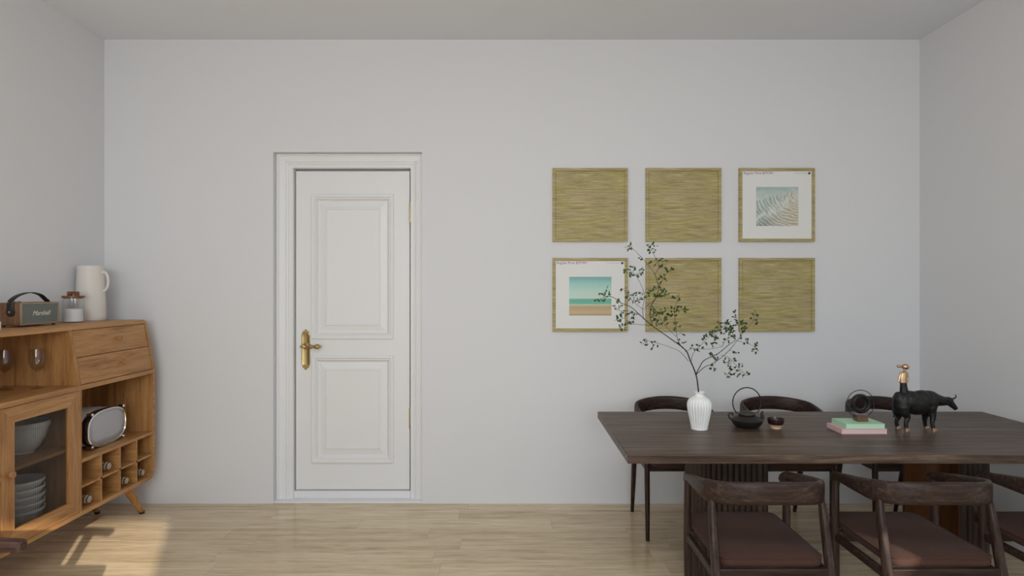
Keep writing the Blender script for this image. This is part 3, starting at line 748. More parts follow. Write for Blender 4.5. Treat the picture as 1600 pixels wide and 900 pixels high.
b = B(); add_loops(b, [sup(hw_ * 0.985, hh * 0.985, 0.118), sup(hw_ * 0.995, hh * 0.995, 0.124), sup(hw_ * 0.985, hh * 0.985, 0.132), sup(hw_ * 0.94, hh * 0.92, 0.134), sup(hw_ * 0.92, hh * 0.89, 0.128)], caps=True)
obj('chrome_rim', b, M_rim, t, angle=50)
b = B(); add_loops(b, [sup(hw_ * 0.925, hh * 0.90, 0.126), sup(hw_ * 0.915, hh * 0.885, 0.131), sup(hw_ * 0.80, hh * 0.74, 0.139), sup(hw_ * 0.4, hh * 0.37, 0.143)]); obj('front_cover', b, M_face, t, angle=60)
for sy in (-1, 1):
    for sz in (-1, 1):
        b = B(); add_box(b, 0.105, 0.140, sy * hw_ * 0.80 - 0.009, sy * hw_ * 0.80 + 0.009, ah / 2 + 0.004 + sz * hh * 0.87 - 0.008, ah / 2 + 0.004 + sz * hh * 0.87 + 0.008)
        obj('clip', b, M_rim, t, bevel=0.003)

# bowls behind the reeded door
def bowl_mesh(R_, hgt, m, name, label, loc, group=None, cat='bowl'):
    b = B()
    prof = [(0.0, 0.0), (R_ * 0.42, 0.0), (R_ * 0.42, 0.006), (R_ * 0.62, hgt * 0.18), (R_ * 0.85, hgt * 0.5), (R_ * 0.96, hgt * 0.82), (R_ * 1.02, hgt * 0.84), (R_ * 1.02, hgt), (R_ * 0.97, hgt), (R_ * 0.92, hgt * 0.8), (R_ * 0.78, hgt * 0.5), (R_ * 0.5, hgt * 0.2), (0.0, hgt * 0.10)]
    add_lathe(b, prof, 48); o = obj(name, b, m, loc=loc); return tag(o, label, cat, group)
bowl_mesh(0.118, 0.165, M_bowl, 'serving_bowl', 'large white bowl behind reeded glass on the upper shelf', (-2.60, 3.232, 0.6258))
labs = ['bottom bowl of the nested white stack on the lower shelf', 'second white bowl from the bottom of the nested stack', 'third white bowl from the bottom of the nested stack', 'fourth white bowl from the bottom of the nested stack', 'topmost white bowl of the nested stack behind glass']
for k in range(5):
    bowl_mesh(0.106, 0.085, M_bowl, 'bowl', labs[k], (-2.595, 3.205, Z0 + th + 0.001 + 0.038 * k), 'nested bowls behind the cabinet door')

# ------------------------------------------------------------------ things on the sideboard
# radio
rx0, rx1, ry0, ry1, rz0, rz1 = -2.750, -2.620, 3.245, 3.520, Z1 + 0.009, 1.421
M_walnutr = wood('radio_walnut', [(0.3, rgb(74, 48, 32)), (0.5, rgb(112, 78, 52)), (0.7, rgb(140, 102, 72))], 'Z', 3.0, 0.5)
def cloth_mat():
    m, nt, p = mat('grille_cloth'); tc = N(nt, 'ShaderNodeTexCoord')
    ck = N(nt, 'ShaderNodeTexChecker'); ck.inputs['Scale'].default_value = 330; nt.links.new(tc.outputs['Object'], ck.inputs['Vector'])
    ck.inputs[1].default_value = rgb(100, 106, 104); ck.inputs[2].default_value = rgb(128, 132, 126)
    nz = N(nt, 'ShaderNodeTexNoise'); nz.inputs['Scale'].default_value = 260; nt.links.new(tc.outputs['Object'], nz.inputs['Vector'])
    mx = N(nt, 'ShaderNodeMix', data_type='RGBA', blend_type='OVERLAY'); mx.inputs[0].default_value = 0.7
    nt.links.new(ck.outputs[0], mx.inputs[6]); nt.links.new(nz.outputs['Fac'], mx.inputs[7]); nt.links.new(mx.outputs[2], p.inputs['Base Color']); p.inputs['Roughness'].default_value = 0.9
    return m
M_champ = plain('champagne_trim', rgb(160, 140, 116), 0.35, 0.5)
rcx, rcy = (rx0 + rx1) / 2, (ry0 + ry1) / 2; hx2, hy2, hz2 = (rx1 - rx0) / 2, (ry1 - ry0) / 2, rz1 - rz0
t = thing('portable_radio', 'walnut portable speaker with grey cloth grille and black carrying strap', 'speaker', (rcx, rcy, Z1))
b = B(); add_box(b, -hx2, hx2 - 0.006, -hy2, hy2, 0.009, 0.009 + hz2); obj('case', b, M_walnutr, t, bevel=0.006)
b = B()
def yring(bm, x, y0, y1, z0, z1, prf):
    Ls = [[bm.verts.new((x + dx, yy, zz)) for yy, zz in ((y0 + i, z0 + i), (y1 - i, z0 + i), (y1 - i, z1 - i), (y0 + i, z1 - i))] for i, dx in prf]
    for A, Cc in zip(Ls, Ls[1:] + [Ls[0]]):
        for i in range(4): bm.faces.new((A[i], A[(i + 1) % 4], Cc[(i + 1) % 4], Cc[i]))
yring(b, hx2, -hy2 + 0.0005, hy2 - 0.0005, 0.0095, 0.009 + hz2 - 0.0005, [(0, -0.0065), (0, -0.001), (0.002, 0), (0.009, 0), (0.010, -0.003), (0.010, -0.0065)])
obj('grille_trim', b, M_champ, t, bevel=0.001)
b = B(); add_box(b, hx2 - 0.007, hx2 - 0.003, -hy2 + 0.0095, hy2 - 0.0095, 0.0185, hz2 - 0.001)
g = obj('grille', b, cloth_mat(), t, smooth=False)
Mt = Matrix.Translation((hx2 - 0.003, 0.005, 0.009 + hz2 * 0.42)) @ Matrix(((0, 0, 1, 0), (1, 0, 0, 0), (0, 1, 0, 0), (0, 0, 0, 1)))
bt = text_bm('Marshall', 0.037, Mt, shear=0.35, extrude=0.0012, align='CENTER'); obj('script_logo', bt, plain('cream_script', rgb(222, 212, 190), 0.4), g, smooth=False)
for sx in (-1, 1):
    for sy in (-1, 1):
        b = B(); add_lathe(b, [(0.008, 0), (0.009, 0.010)], 12, (sx * (hx2 - 0.02), sy * (hy2 - 0.02), 0)); obj('foot', b, M_black, t)
b = B(); zt = 0.009 + hz2
sp_ = smooth_path([(0.01, -hy2 - 0.004, zt - 0.052), (0.01, -hy2 - 0.006, zt - 0.02), (0.01, -hy2 + 0.002, zt + 0.012), (0.01, -0.085, zt + 0.040), (0.01, -0.01, zt + 0.054), (0.01, 0.06, zt + 0.042), (0.01, 0.10, zt + 0.016), (0.01, 0.118, zt + 0.002)], 8)
add_sweep(b, sp_, lambda u: (0.017, 0.0022), up=(1, 0, 0) if False else (0, 0.3, 1), n=8, sq=5)
st_ = obj('strap', b, M_black, t, angle=60)
b = B(); add_lathe(b, [(0.0, -0.0065), (0.022, -0.0065), (0.024, -0.004), (0.024, 0.0)], 24, (0.01, -hy2 - 0.0005, zt - 0.050), axis='Y'); obj('strap_patch', b, M_black, t)
b = B(); add_lathe(b, [(0.0, -0.0125), (0.0055, -0.0115), (0.006, -0.006)], 14, (0.01, -hy2, zt - 0.050), axis='Y'); obj('rivet', b, M_champ, t)
b = B(); add_torus(b, (0.01, 0.122, zt + 0.006), 0.008, 0.0018, 'Y', 20, 6); obj('strap_ring', b, M_champ, t)
for k, yy in enumerate((-0.06, -0.03)):
    b = B(); add_lathe(b, [(0.008, 0), (0.008, 0.006), (0.0, 0.0065)], 16, (-0.030, yy, zt)); obj('control_dial', b, M_champ, t)

# glass jar
jl = at(114.5, 504, 3.73); jx = jl.x
t = thing('storage_jar', 'clear glass jar of white granules with wooden lid, beside the jug', 'jar', (jx, 3.73, Z1))
b = B(); R_ = 0.056
add_lathe(b, [(0, 0.0), (R_ - 0.003, 0.0), (R_, 0.003), (R_, 0.150), (R_ - 0.003, 0.150), (R_ - 0.003, 0.006), (0, 0.006)], 40); obj('glass_body', b, M_glass, t, angle=50)
b = B(); add_lathe(b, [(0, 0.0065), (R_ - 0.0045, 0.0065), (R_ - 0.0045, 0.082), (R_ - 0.02, 0.086), (R_ * 0.3, 0.083), (0, 0.084)], 40)
q = obj('granules', b, plain('white_sugar', rgb(240, 240, 240), 0.8, bump=0.6, bscale=500), t, angle=70)
M_lid = wood('acacia_lid', [(0.3, rgb(86, 48, 28)), (0.7, rgb(146, 94, 60))], 'Y', 2.0, 0.4)
b = B(); add_lathe(b, [(0, 0.146), (R_ - 0.004, 0.146), (R_ - 0.004, 0.151), (R_ + 0.003, 0.151), (R_ + 0.004, 0.155), (R_ + 0.002, 0.163), (0, 0.163)], 40)
ld = obj('lid', b, M_lid, t, angle=40)
# arched lid handle
b = B()
arc_o = [(-0.031, 0.163), (-0.031, 0.186), (-0.026, 0.190), (0.026, 0.190), (0.031, 0.186), (0.031, 0.163)]
arc_i = [(-0.013, 0.163), (-0.012, 0.170), (-0.006, 0.177), (0.006, 0.177), (0.012, 0.170), (0.013, 0.163)]
for i in range(5):
    a, c, d, e = arc_o[i], arc_o[i + 1], arc_i[i + 1], arc_i[i]
    hexa(b, [(a[0], -0.011, a[1]), (c[0], -0.011, c[1]), (d[0], -0.011, d[1]), (e[0], -0.011, e[1]), (a[0], 0.011, a[1]), (c[0], 0.011, c[1]), (d[0], 0.011, d[1]), (e[0], 0.011, e[1])])
bmesh.ops.remove_doubles(b, verts=b.verts, dist=1e-5)
obj('lid_handle', b, M_lid, ld, smooth=False)

# stoneware jug
jy = 3.955; jc = at(141.5, 500, jy).x
t = thing('jug', 'tall ivory stoneware pitcher with loop handle in the corner', 'jug', (jc, jy, Z1))
b = B(); Hj = 0.354
def lip(tt, z):
    k = max(0, (z - 0.27) / 0.084); d = (tt - PI + PI) % (2 * PI) - PI
    dd = (tt - PI)
    return 1 + 0.07 * k * k * math.exp(-(dd / 0.42) ** 2)
add_lathe(b, [(0, 0.0), (0.083, 0.0), (0.087, 0.004), (0.0865, 0.03), (0.084, 0.12), (0.079, 0.22), (0.0755, 0.29), (0.0735, 0.33), (0.0740, Hj), (0.0700, Hj), (0.0695, 0.33), (0.0715, 0.29), (0.078, 0.18), (0.082, 0.03), (0, 0.02)], 56, flute=lip)
obj('jug_body', b, M_stone, t, angle=60)
b = B(); add_sweep(b, smooth_path([(0.073, 0, 0.312), (0.090, 0, 0.315), (0.106, 0, 0.295), (0.114, 0, 0.255), (0.107, 0, 0.215), (0.092, 0, 0.195), (0.079, 0, 0.192)], 6), (0.009, 0.0055), up=(0, 1, 0), n=10)
obj('handle', b, M_stone, t)

# small white object at the very left edge of the sideboard top
b = B(); add_lathe(b, [(0, 0), (0.034, 0.0), (0.036, 0.004), (0.036, 0.040), (0.034, 0.043), (0.031, 0.043), (0.031, 0.006), (0, 0.006)], 32)
o = obj('cup', b, M_porc, loc=(-2.585, 3.02, Z1)); tag(o, 'small white cup at the left picture edge beside the speaker', 'cup')

# wine glasses
def wine_glass(x, y, label):
    b = B(); h = 0.212
    prof = [(0.0, 0.0), (0.032, 0.0), (0.033, 0.002), (0.012, 0.006), (0.0045, 0.012), (0.0035, 0.05), (0.004, 0.088), (0.012, 0.094), (0.028, 0.112), (0.037, 0.137), (0.0385, 0.155), (0.036, 0.185), (0.033, h), (0.0318, h), (0.0347, 0.185), (0.037, 0.155), (0.0355, 0.137), (0.026, 0.114), (0.010, 0.097), (0, 0.095)]
    add_lathe(b, prof, 40)
    return tag(obj('wine_glass', b, M_wine, loc=(x, y, ZM + 0.0008)), label, 'wine glass', 'wine glasses in the sideboard niche')
wine_glass(-2.565, 3.285, 'right-hand wine glass in the niche, below the speaker')
wine_glass(-2.705, 3.245, 'left-hand wine glass in the niche, at the left picture edge')

# ------------------------------------------------------------------ lounge chair (only an arm end is in view)
lc = thing('lounge_chair', 'dark wooden lounge chair arm at the lower left picture edge', 'chair', (-2.04, 1.86, 0))
LX, LY = -2.04, 1.86
for yy in (2.175, 1.545):
    b = B(); add_sweep(b, smooth_path([(-2.345 - LX, yy - LY, 0.590), (-2.15 - LX, yy - LY, 0.588), (-1.95 - LX, yy - LY, 0.584), (-1.80 - LX, yy - LY, 0.580), (-1.748 - LX, yy - LY, 0.576)], 6),
                       lambda u: (0.026, 0.021) if u < 0.97 else (0.018, 0.014), n=14, sq=3); obj('armrest', b, M_chair, lc)
    for xx, nm in ((-1.885, 0.0), (-2.30, 0.0)):
        b = B(); add_sweep(b, [(xx - LX, yy - LY, 0), (xx - LX, yy - LY, 0.3), (xx - LX, yy - LY, 0.575)], lambda u: (0.017 + 0.010 * u, 0.014 + 0.006 * u), up=(0, 1, 0), n=12, sq=3); obj('leg', b, M_chairz, lc)
b = B()
add_box(b, -1.885 - LX, -1.855 - LX, 1.56 - LY, 2.16 - LY, 0.25, 0.30); add_box(b, -2.315 - LX, -2.285 - LX, 1.56 - LY, 2.16 - LY, 0.25, 0.30)
for yy in (2.165, 1.53): add_box(b, -2.31 - LX, -1.86 - LX, yy - LY, yy + 0.025 - LY, 0.25, 0.30)
obj('seat_frame', b, M_chair, lc, bevel=0.004)
b = B(); add_box(b, -2.27 - LX, -1.66 - LX, 1.575 - LY, 2.145 - LY, 0.30, 0.436); obj('seat_cushion', b, M_suede, lc, bevel=0.025)
for yy in (2.150, 1.546):
    b = B(); add_box(b, -2.285 - LX, -1.935 - LX, yy - LY, yy + 0.024 - LY, 0.40, 0.566); obj('side_panel', b, M_suede, lc, bevel=0.008)
b = B(); hexa(b, [(-2.29 - LX, 1.58 - LY, 0.405), (-2.17 - LX, 1.58 - LY, 0.405), (-2.17 - LX, 2.14 - LY, 0.405), (-2.29 - LX, 2.14 - LY, 0.405),
                  (-2.375 - LX, 1.58 - LY, 0.80), (-2.27 - LX, 1.58 - LY, 0.80), (-2.27 - LX, 2.14 - LY, 0.80), (-2.375 - LX, 2.14 - LY, 0.80)]); obj('back_cushion', b, M_suede, lc, bevel=0.025)

# ------------------------------------------------------------------ things on the table
vy = 3.11; vx = at(1092.7, 660, vy).x
t_v = None
b = B()
def fl(tt, z):
    k = math.sin(PI * min(1, max(0, (z - 0.004) / 0.152))) ** 0.35 if 0.004 < z < 0.156 else 0
    return 1 + 0.13 * k * (abs(math.sin(tt * 11)) ** 0.5 - 0.85)
prof = [(0.0, 0.0), (0.038, 0.0), (0.0405, 0.004), (0.045, 0.03), (0.053, 0.07), (0.0595, 0.105), (0.0605, 0.125), (0.056, 0.143), (0.045, 0.157), (0.031, 0.166), (0.0235, 0.171), (0.022, 0.176), (0.024, 0.182), (0.0285, 0.187), (0.0285, 0.190), (0.024, 0.190), (0.018, 0.182), (0.017, 0.172), (0.030, 0.160), (0.050, 0.130), (0.040, 0.05), (0.033, 0.008), (0, 0.006)]
prof = [(q.x, q.z) for q in smooth_path([(r, 0, z) for r, z in prof], 3)]
add_lathe(b, prof, 264, flute=fl)
vase = tag(obj('vase', b, M_porc, loc=(vx, vy, TZ), angle=120), 'white ribbed porcelain vase holding the leafy branch', 'vase')

# leafy branch
def bp(x, y, d=0.0):
    q = at(910 + x / 2.813, 370 + y / 2.813, vy); s = (vy + d) / vy
    return Vector((q.x, vy + d, q.z)) - Vector((vx, vy, TZ))
base_in = Vector((0.004, 0.0, 0.012))
BR = [  # (points in crop units, start depth, end depth, r0, r1)
    ([(512, 700), (507, 675), (498, 608), (470, 540), (447, 495), (380, 445), (300, 388), (250, 345), (210, 310), (165, 290), (128, 265), (95, 262), (72, 275)], 0, -0.06, 2.6, 0.6),
    ([(300, 388), (293, 350), (300, 305), (325, 265), (335, 220), (322, 165), (300, 130), (265, 85), (225, 45)], -0.03, 0.05, 1.5, 0.5),
    ([(333, 225), (355, 190), (385, 150), (405, 140)], 0.0, 0.05, 0.8, 0.4),
    ([(322, 165), (335, 125), (300, 60), (285, 30)], 0.01, -0.03, 0.8, 0.4),
    ([(325, 270), (285, 300), (262, 320)], 0.0, -0.02, 0.7, 0.5),
    ([(265, 362), (263, 320), (275, 260), (262, 210), (240, 165), (215, 145)], -0.03, 0.06, 0.9, 0.4),
    ([(262, 318), (225, 290), (195, 262), (172, 232)], -0.02, -0.06, 0.7, 0.4),
    ([(250, 345), (200, 325), (150, 322), (130, 300)], -0.035, -0.08, 0.7, 0.4),
    ([(300, 388), (250, 386), (200, 385), (165, 410)], -0.03, 0.05, 0.8, 0.4),
    ([(205, 385), (190, 360), (145, 370)], 0.02, 0.04, 0.6, 0.4),
    ([(440, 490), (422, 450), (415, 380), (417, 320), (437, 265)], 0, 0.06, 1.0, 0.4),
    ([(415, 440), (370, 390), (340, 340)], 0.01, 0.05, 0.8, 0.4),
    ([(417, 330), (440, 322), (465, 316)], 0.04, 0.06, 0.6, 0.4),
    ([(475, 555), (485, 510), (520, 470), (555, 430), (575, 425)], 0, -0.05, 0.8, 0.4),
    ([(450, 505), (480, 490), (520, 492), (560, 488), (600, 478)], 0, -0.05, 0.7, 0.4),
    ([(468, 548), (430, 505), (390, 487), (345, 472), (330, 470)], 0, 0.05, 0.9, 0.4),
    ([(345, 472), (300, 462), (268, 480)], 0.045, 0.06, 0.5, 0.3),
    ([(498, 608), (515, 580), (540, 545), (600, 515), (650, 478), (678, 455), (665, 420), (640, 395)], 0, 0.04, 1.6, 0.5),
    ([(500, 605), (535, 573), (565, 558), (605, 525), (650, 480), (700, 410), (730, 375), (738, 335)], 0, -0.06, 1.3, 0.4),
    ([(678, 455), (720, 468), (750, 478), (775, 500)], 0.03, 0.0, 0.7, 0.4),
    ([(690, 425), (690, 380), (683, 340)], 0.0, 0.03, 0.6, 0.4),
    ([(610, 520), (640, 530), (660, 555), (690, 590), (705, 605)], 0.0, -0.06, 0.7, 0.4),
    ([(645, 540), (645, 575), (625, 610)], -0.02, -0.03, 0.5, 0.3),
    ([(600, 525), (590, 550), (580, 580)], 0, 0.02, 0.4, 0.3),
    ([(600, 480), (625, 440), (640, 405)], -0.04, -0.06, 0.6, 0.4)]
nodes = []
b = B()
for (pts, d0, d1, r0, r1) in BR:
    P = []
    for i, (x, y) in enumerate(pts):
        u = i / (len(pts) - 1); P.append(bp(x, y, d0 + (d1 - d0) * u + 0.006 * math.sin(7 * u + x)))
    if pts[0] == (512, 700): P = [base_in] + P
    P = smooth_path(P, 4); n_ = len(P)
    add_sweep(b, P, lambda u: ((r0 + (r1 - r0) * u) * 0.0016,) * 2, n=6)
    for i, q in enumerate(P):
        if i > n_ * 0.3 or r0 < 1.2: nodes.append(q)
CL = [(217, 45, 15, 12, 8), (300, 50, 22, 24, 16), (265, 92, 8, 8, 4), (335, 120, 30, 18, 16), (385, 145, 20, 12, 10), (235, 155, 38, 22, 30), (335, 245, 42, 25, 36), (350, 185, 20, 15, 10),
      (105, 235, 12, 14, 6), (75, 270, 20, 20, 13), (175, 240, 12, 15, 6), (225, 262, 40, 20, 26), (145, 300, 20, 18, 12), (195, 360, 40, 28, 32), (180, 402, 18, 10, 8), (335, 330, 25, 18, 12),
      (350, 365, 35, 25, 24), (400, 330, 30, 22, 20), (445, 320, 22, 10, 14), (430, 268, 16, 10, 7), (415, 390, 15, 15, 7), (440, 455, 20, 22, 8), (285, 468, 20, 12, 9), (325, 480, 16, 18, 8),
      (500, 488, 28, 14, 14), (560, 450, 30, 22, 20), (600, 430, 40, 28, 28), (640, 400, 35, 32, 28), (690, 400, 42, 32, 34), (735, 340, 12, 16, 7), (742, 375, 8, 9, 5), (680, 345, 4, 14, 5),
      (765, 488, 12, 20, 11), (720, 462, 22, 12, 8), (600, 540, 22, 12, 8), (580, 575, 10, 12, 6), (655, 560, 35, 20, 20), (650, 592, 18, 16, 9), (685, 598, 22, 12, 10), (655, 505, 10, 5, 4), (565, 515, 12, 8, 5), (625, 605, 7, 10, 4)]
lb = B()
def leaf(bm, p, d, size, roll):
    d = d.normalized(); s = d.cross(Vector((math.sin(roll), math.cos(roll), 0.3))).normalized(); n_ = s.cross(d)
    L_, W_ = size, size * 0.33
    v = [bm.verts.new(q) for q in (p, p + d * L_ * 0.35 + s * W_, p + d * L_ * 0.72 + s * W_ * 0.75, p + d * L_ + n_ * L_ * -0.05, p + d * L_ * 0.72 - s * W_ * 0.75, p + d * L_ * 0.35 - s * W_,
                                p + d * L_ * 0.38 - n_ * L_ * 0.09, p + d * L_ * 0.72 - n_ * L_ * 0.09)]
    for f in ((0, 1, 6), (1, 2, 7, 6), (2, 3, 7), (0, 6, 5), (6, 7, 4, 5), (7, 3, 4)): bm.faces.new([v[i] for i in f])
for (cx_, cy_, rx_, ry_, n_) in CL:
    c0 = bp(cx_, cy_, 0); rx_, ry_ = rx_ * 1.12, ry_ * 1.12; near = min(nodes, key=lambda q: (Vector((q.x - c0.x, 0, q.z - c0.z))).length)
    n_ = int(n_ * 1.9); k = max(1, round(n_ / 3.6)); left = n_
    for j in range(k):
        a = 2 * PI * (j + random.random() * 0.6) / k; rr_ = math.sqrt(random.random() * 0.7 + 0.3)
        tip = bp(cx_ + rx_ * rr_ * math.cos(a), cy_ + ry_ * rr_ * math.sin(a), near.y + random.uniform(-0.03, 0.03))
        st = min(nodes, key=lambda q: (q - tip).length + random.uniform(0, 0.006))
        mid = st.lerp(tip, 0.5) + Vector((random.uniform(-.004, .004), random.uniform(-.006, .006), random.uniform(-.002, .006)))
        P = smooth_path([st, mid, tip], 4); add_sweep(b, P, (0.00042, 0.00042), n=4)
        m_ = max(2, round(left / (k - j))); left -= m_
        for i in range(m_):
            u = 1.0 if i == 0 else random.uniform(0.35, 0.98); idx = min(len(P) - 1, int(u * (len(P) - 1))); q = P[idx]
            base_d = (tip - st).normalized() if (tip - st).length > 1e-4 else Vector((0, 0, 1))
            side = (1 if i % 2 else -1); dd = base_d + Vector((random.uniform(-.8, .8), random.uniform(-.7, .7), random.uniform(-.8, .9))) * 0.9
            leaf(lb, q, dd, random.uniform(0.011, 0.0175), random.uniform(0, 6.28))
br = thing('leafy_branch', 'slender leafy green branch spreading out of the white vase', 'plant', (vx, vy, TZ))
obj('stem', b, plain('bark', rgb(38, 29, 26), 0.7, bump=0.3, bscale=300), br)
M_leaf = plain('leaf_green', rgb(52, 80, 36), 0.5, vary=0.6, bscale=30)
obj('foliage', lb, M_leaf, br, smooth=False)

# iron kettle
ky = 3.15; kc = at(1167, 660, ky).x
t = thing('kettle', 'black cast-iron kettle with tall hoop handle on the table', 'kettle', (kc, ky, TZ))
b = B(); add_lathe(b, [(0, 0), (0.052, 0.0), (0.059, 0.004), (0.071, 0.018), (0.079, 0.034), (0.081, 0.040), (0.077, 0.045), (0.060, 0.055), (0.040, 0.062), (0.038, 0.062), (0, 0.06)], 48); obj('kettle_body', b, M_iron, t, angle=50)
b = B(); add_lathe(b, [(0.0, 0.060), (0.036, 0.060), (0.041, 0.064), (0.043, 0.068), (0.038, 0.076), (0.022, 0.082), (0.0, 0.084)], 40)
obj('lid', b, plain('iron_lid', rgb(58, 56, 50), 0.5, 0.3, bump=0.4, bscale=300), t)
b = B(); pts = [(0.0735 * math.cos(a), 0, 0.127 + 0.077 * math.sin(a)) for a in [math.radians(-47 + i * 274 / 40) for i in range(41)]]
add_sweep(b, pts, (0.0030, 0.0030), up=(0, 1, 0), n=8); obj('hoop_handle', b, M_iron, t)
b = B(); add_sweep(b, smooth_path([(0.060, 0, 0.036), (0.078, 0, 0.046), (0.080, 0, 0.058), (0.077, 0, 0.070), (0.083, 0, 0.082)], 5), lambda u: (0.013 - 0.0085 * u, 0.013 - 0.0085 * u), up=(0, 1, 0), n=10); obj('spout', b, M_iron, t)
b = B(); add_sweep(b, smooth_path([(-0.070, 0, 0.030), (-0.088, 0, 0.045), (-0.095, 0, 0.060), (-0.088, 0, 0.072), (-0.076, 0, 0.070), (-0.072, 0, 0.060)], 5), (0.0042, 0.0042), up=(0, 1, 0), n=8); obj('side_handle', b, M_iron, t)

# tea cup
cy = 3.125; cc = at(1212, 665, cy).x
t = thing('tea_cup', 'small tea cup, dark brown above and bare clay below', 'cup', (cc, cy, TZ))
b = B(); add_lathe(b, [(0, 0.0), (0.026, 0.0), (0.0275, 0.003), (0.0265, 0.008), (0.033, 0.014), (0.0365, 0.020), (0.03, 0.020), (0, 0.018)], 40)
obj('clay_foot', b, plain('bare_clay', rgb(214, 182, 156), 0.7), t, angle=50)
b = B(); add_lathe(b, [(0, 0.0185), (0.0345, 0.0195), (0.0385, 0.027), (0.0405, 0.043), (0.0405, 0.050), (0.0385, 0.050), (0.036, 0.034), (0.030, 0.025), (0, 0.024)], 40)
obj('glazed_bowl', b, plain('brown_glaze', rgb(44, 24, 22), 0.25), t, angle=50)

# two books
def book(name, label, x0, x1, y0, y1, z, h, cm, pm):
    xc, yc = (x0 + x1) / 2, (y0 + y1) / 2
    t = thing(name, label, 'book', (xc, yc, z), group='pastel books under the ring ornament')
    hx_, hy_ = (x1 - x0) / 2, (y1 - y0) / 2
    b = B(); add_box(b, -hx_, hx_, -hy_, hy_, 0, 0.002); add_box(b, -hx_, hx_, -hy_, hy_, h - 0.002, h); add_box(b, -hx_, -hx_ + 0.003, -hy_, hy_, 0.002, h - 0.002)
    obj('cover', b, cm, t, bevel=0.0006)
    b = B(); add_box(b, -hx_ + 0.003, hx_ - 0.003, -hy_ + 0.0008, hy_ - 0.0008, 0.002, h - 0.002); obj('pages', b, pm, t, smooth=False)
M_pink = plain('pink_cover', rgb(214, 178, 180), 0.5); M_green = plain('mint_cover', rgb(172, 214, 178), 0.5)
M_pp = plain('pink_pages', rgb(222, 190, 192), 0.7, bump=0.4, bscale=300); M_pg = plain('mint_pages', rgb(186, 220, 192), 0.7, bump=0.4, bscale=300)
book('book', 'pink book at the bottom of the two-book stack', 1.625, 1.850, 2.995, 3.140, TZ, 0.0245, M_pink, M_pp)
book('book', 'mint green book on top of the pink book', 1.652, 1.846, 3.006, 3.142, TZ + 0.0245, 0.0235, M_green, M_pg)

# ring ornament
bz = TZ + 0.048; ry = 3.075; rcx_ = at(1344.5, 650, ry).x
t = thing('ring_ornament', 'dark metal double-ring ornament on a brown block atop the books', 'ornament', (rcx_, ry, bz))
b = B(); add_box(b, -0.026, 0.026, -0.024, 0.024, 0, 0.034); obj('block_base', b, plain('brown_block', rgb(104, 80, 62), 0.25, vary=0.2, bscale=40), t, bevel=0.0015)
zc = H - (631 - 450) * ry / FPX - bz
b = B(); add_torus(b, (0, 0, zc), 0.0695, 0.0019, 'Y', 72, 8); obj('thin_ring', b, M_blackmt, t)
b = B(); add_torus(b, (0, 0, zc + 0.001), 0.039, 0.0165, 'Y', 64, 14, r2=0.011); obj('thick_ring', b, plain('dark_pewter', rgb(44, 42, 44), 0.35, 0.6), t)

# buffalo statue
sy_ = 3.10
def sp3(px, py, dy=0.0): 
    q = at(px, py, sy_ + dy); return Vector((q.x, sy_ + dy, q.z))
org = Vector((sp3(1432, 640).x, sy_, TZ))
st = thing('buffalo_statue', 'black water buffalo statue with gold hooves carrying a standing child', 'statue', tuple(org))
S = 3.1 / FPX
b = B()
def bl(px, py, rx, rz, ry, dy=0.0, tilt=0.0):
    add_ball(b, sp3(px, py, dy) - org, S, rx, ry, rz, Euler((0, math.radians(tilt), 0)), 20)
def limb(pts):
    P = [sp3(x, y, d) - org for x, y, d, r in pts]; R = [p[3] for p in pts]; n_ = len(P) - 1
    Q = smooth_path(P, 6)
    def f(u):
        i = min(n_ - 1, int(u * n_)); t = u * n_ - i; return ((R[i] * (1 - t) + R[i + 1] * t) * S,) * 2
    add_sweep(b, Q, f, up=(0, 1, 0), n=14)
    add_ball(b, P[0], R[0] * S, seg=12)
bl(1432, 629.5, 24, 17.5, 15.5); bl(1413, 628, 16.5, 16.5, 13.5); bl(1406, 625, 10, 12, 11); bl(1450, 627, 15, 17, 13.5); bl(1454, 620, 9, 9.5, 7)
bl(1431, 632, 25, 16, 15); bl(1440, 626, 20, 16.5, 14.5); bl(1422, 627, 20, 16.5, 15); bl(1405, 617, 7, 5, 7)
limb([(1455, 622, 0, 11), (1464, 625, -0.002, 9.5), (1473, 626.5, -0.004, 7.5), (1480, 627, -0.006, 6.3)])
bl(1482, 626.5, 7.2, 6.4, 6.2, -0.006, 20); limb([(1481, 627, -0.006, 5.6), (1487, 632, -0.008, 4.9), (1492, 637, -0.010, 3.6), (1494, 639.5, -0.011, 3.1)])
bl(1485, 625, 4, 3.0, 4.5, -0.006, 30)
limb([(1411, 636, -0.016, 9.5), (1413.5, 645, -0.020, 7.5), (1418, 652, -0.024, 4.4), (1415.5, 660, -0.028, 3.0), (1416, 670, -0.030, 3.0)])
limb([(1404, 632, 0.016, 9), (1402, 643, 0.020, 6.8), (1404, 650, 0.026, 4.2), (1400.5, 658, 0.030, 2.8), (1402, 667, 0.033, 2.8)])
limb([(1454, 636, -0.014, 9), (1456, 645, -0.018, 6.4), (1457.5, 653, -0.024, 4.2), (1456.5, 661, -0.028, 3.0), (1458.5, 670, -0.030, 2.9)])
limb([(1447, 636, 0.014, 8.5), (1446, 645, 0.018, 6.2), (1445, 652, 0.026, 4.0), (1445, 660, 0.030, 2.8), (1446.5, 667, 0.033, 2.8)])
body = obj('buffalo_body', b, M_blackmt, st)
rm = body.modifiers.new('remesh', 'REMESH'); rm.mode = 'VOXEL'; rm.voxel_size = 0.0019; rm.use_smooth_shade = True
sm = body.modifiers.new('smooth', 'SMOOTH'); sm.factor = 0.5; sm.iterations = 5
hoofs = [sp3(1416, 669, -0.030), sp3(1402, 665.5, 0.033), sp3(1458.5, 669, -0.030), sp3(1446.5, 665.5, 0.033)]
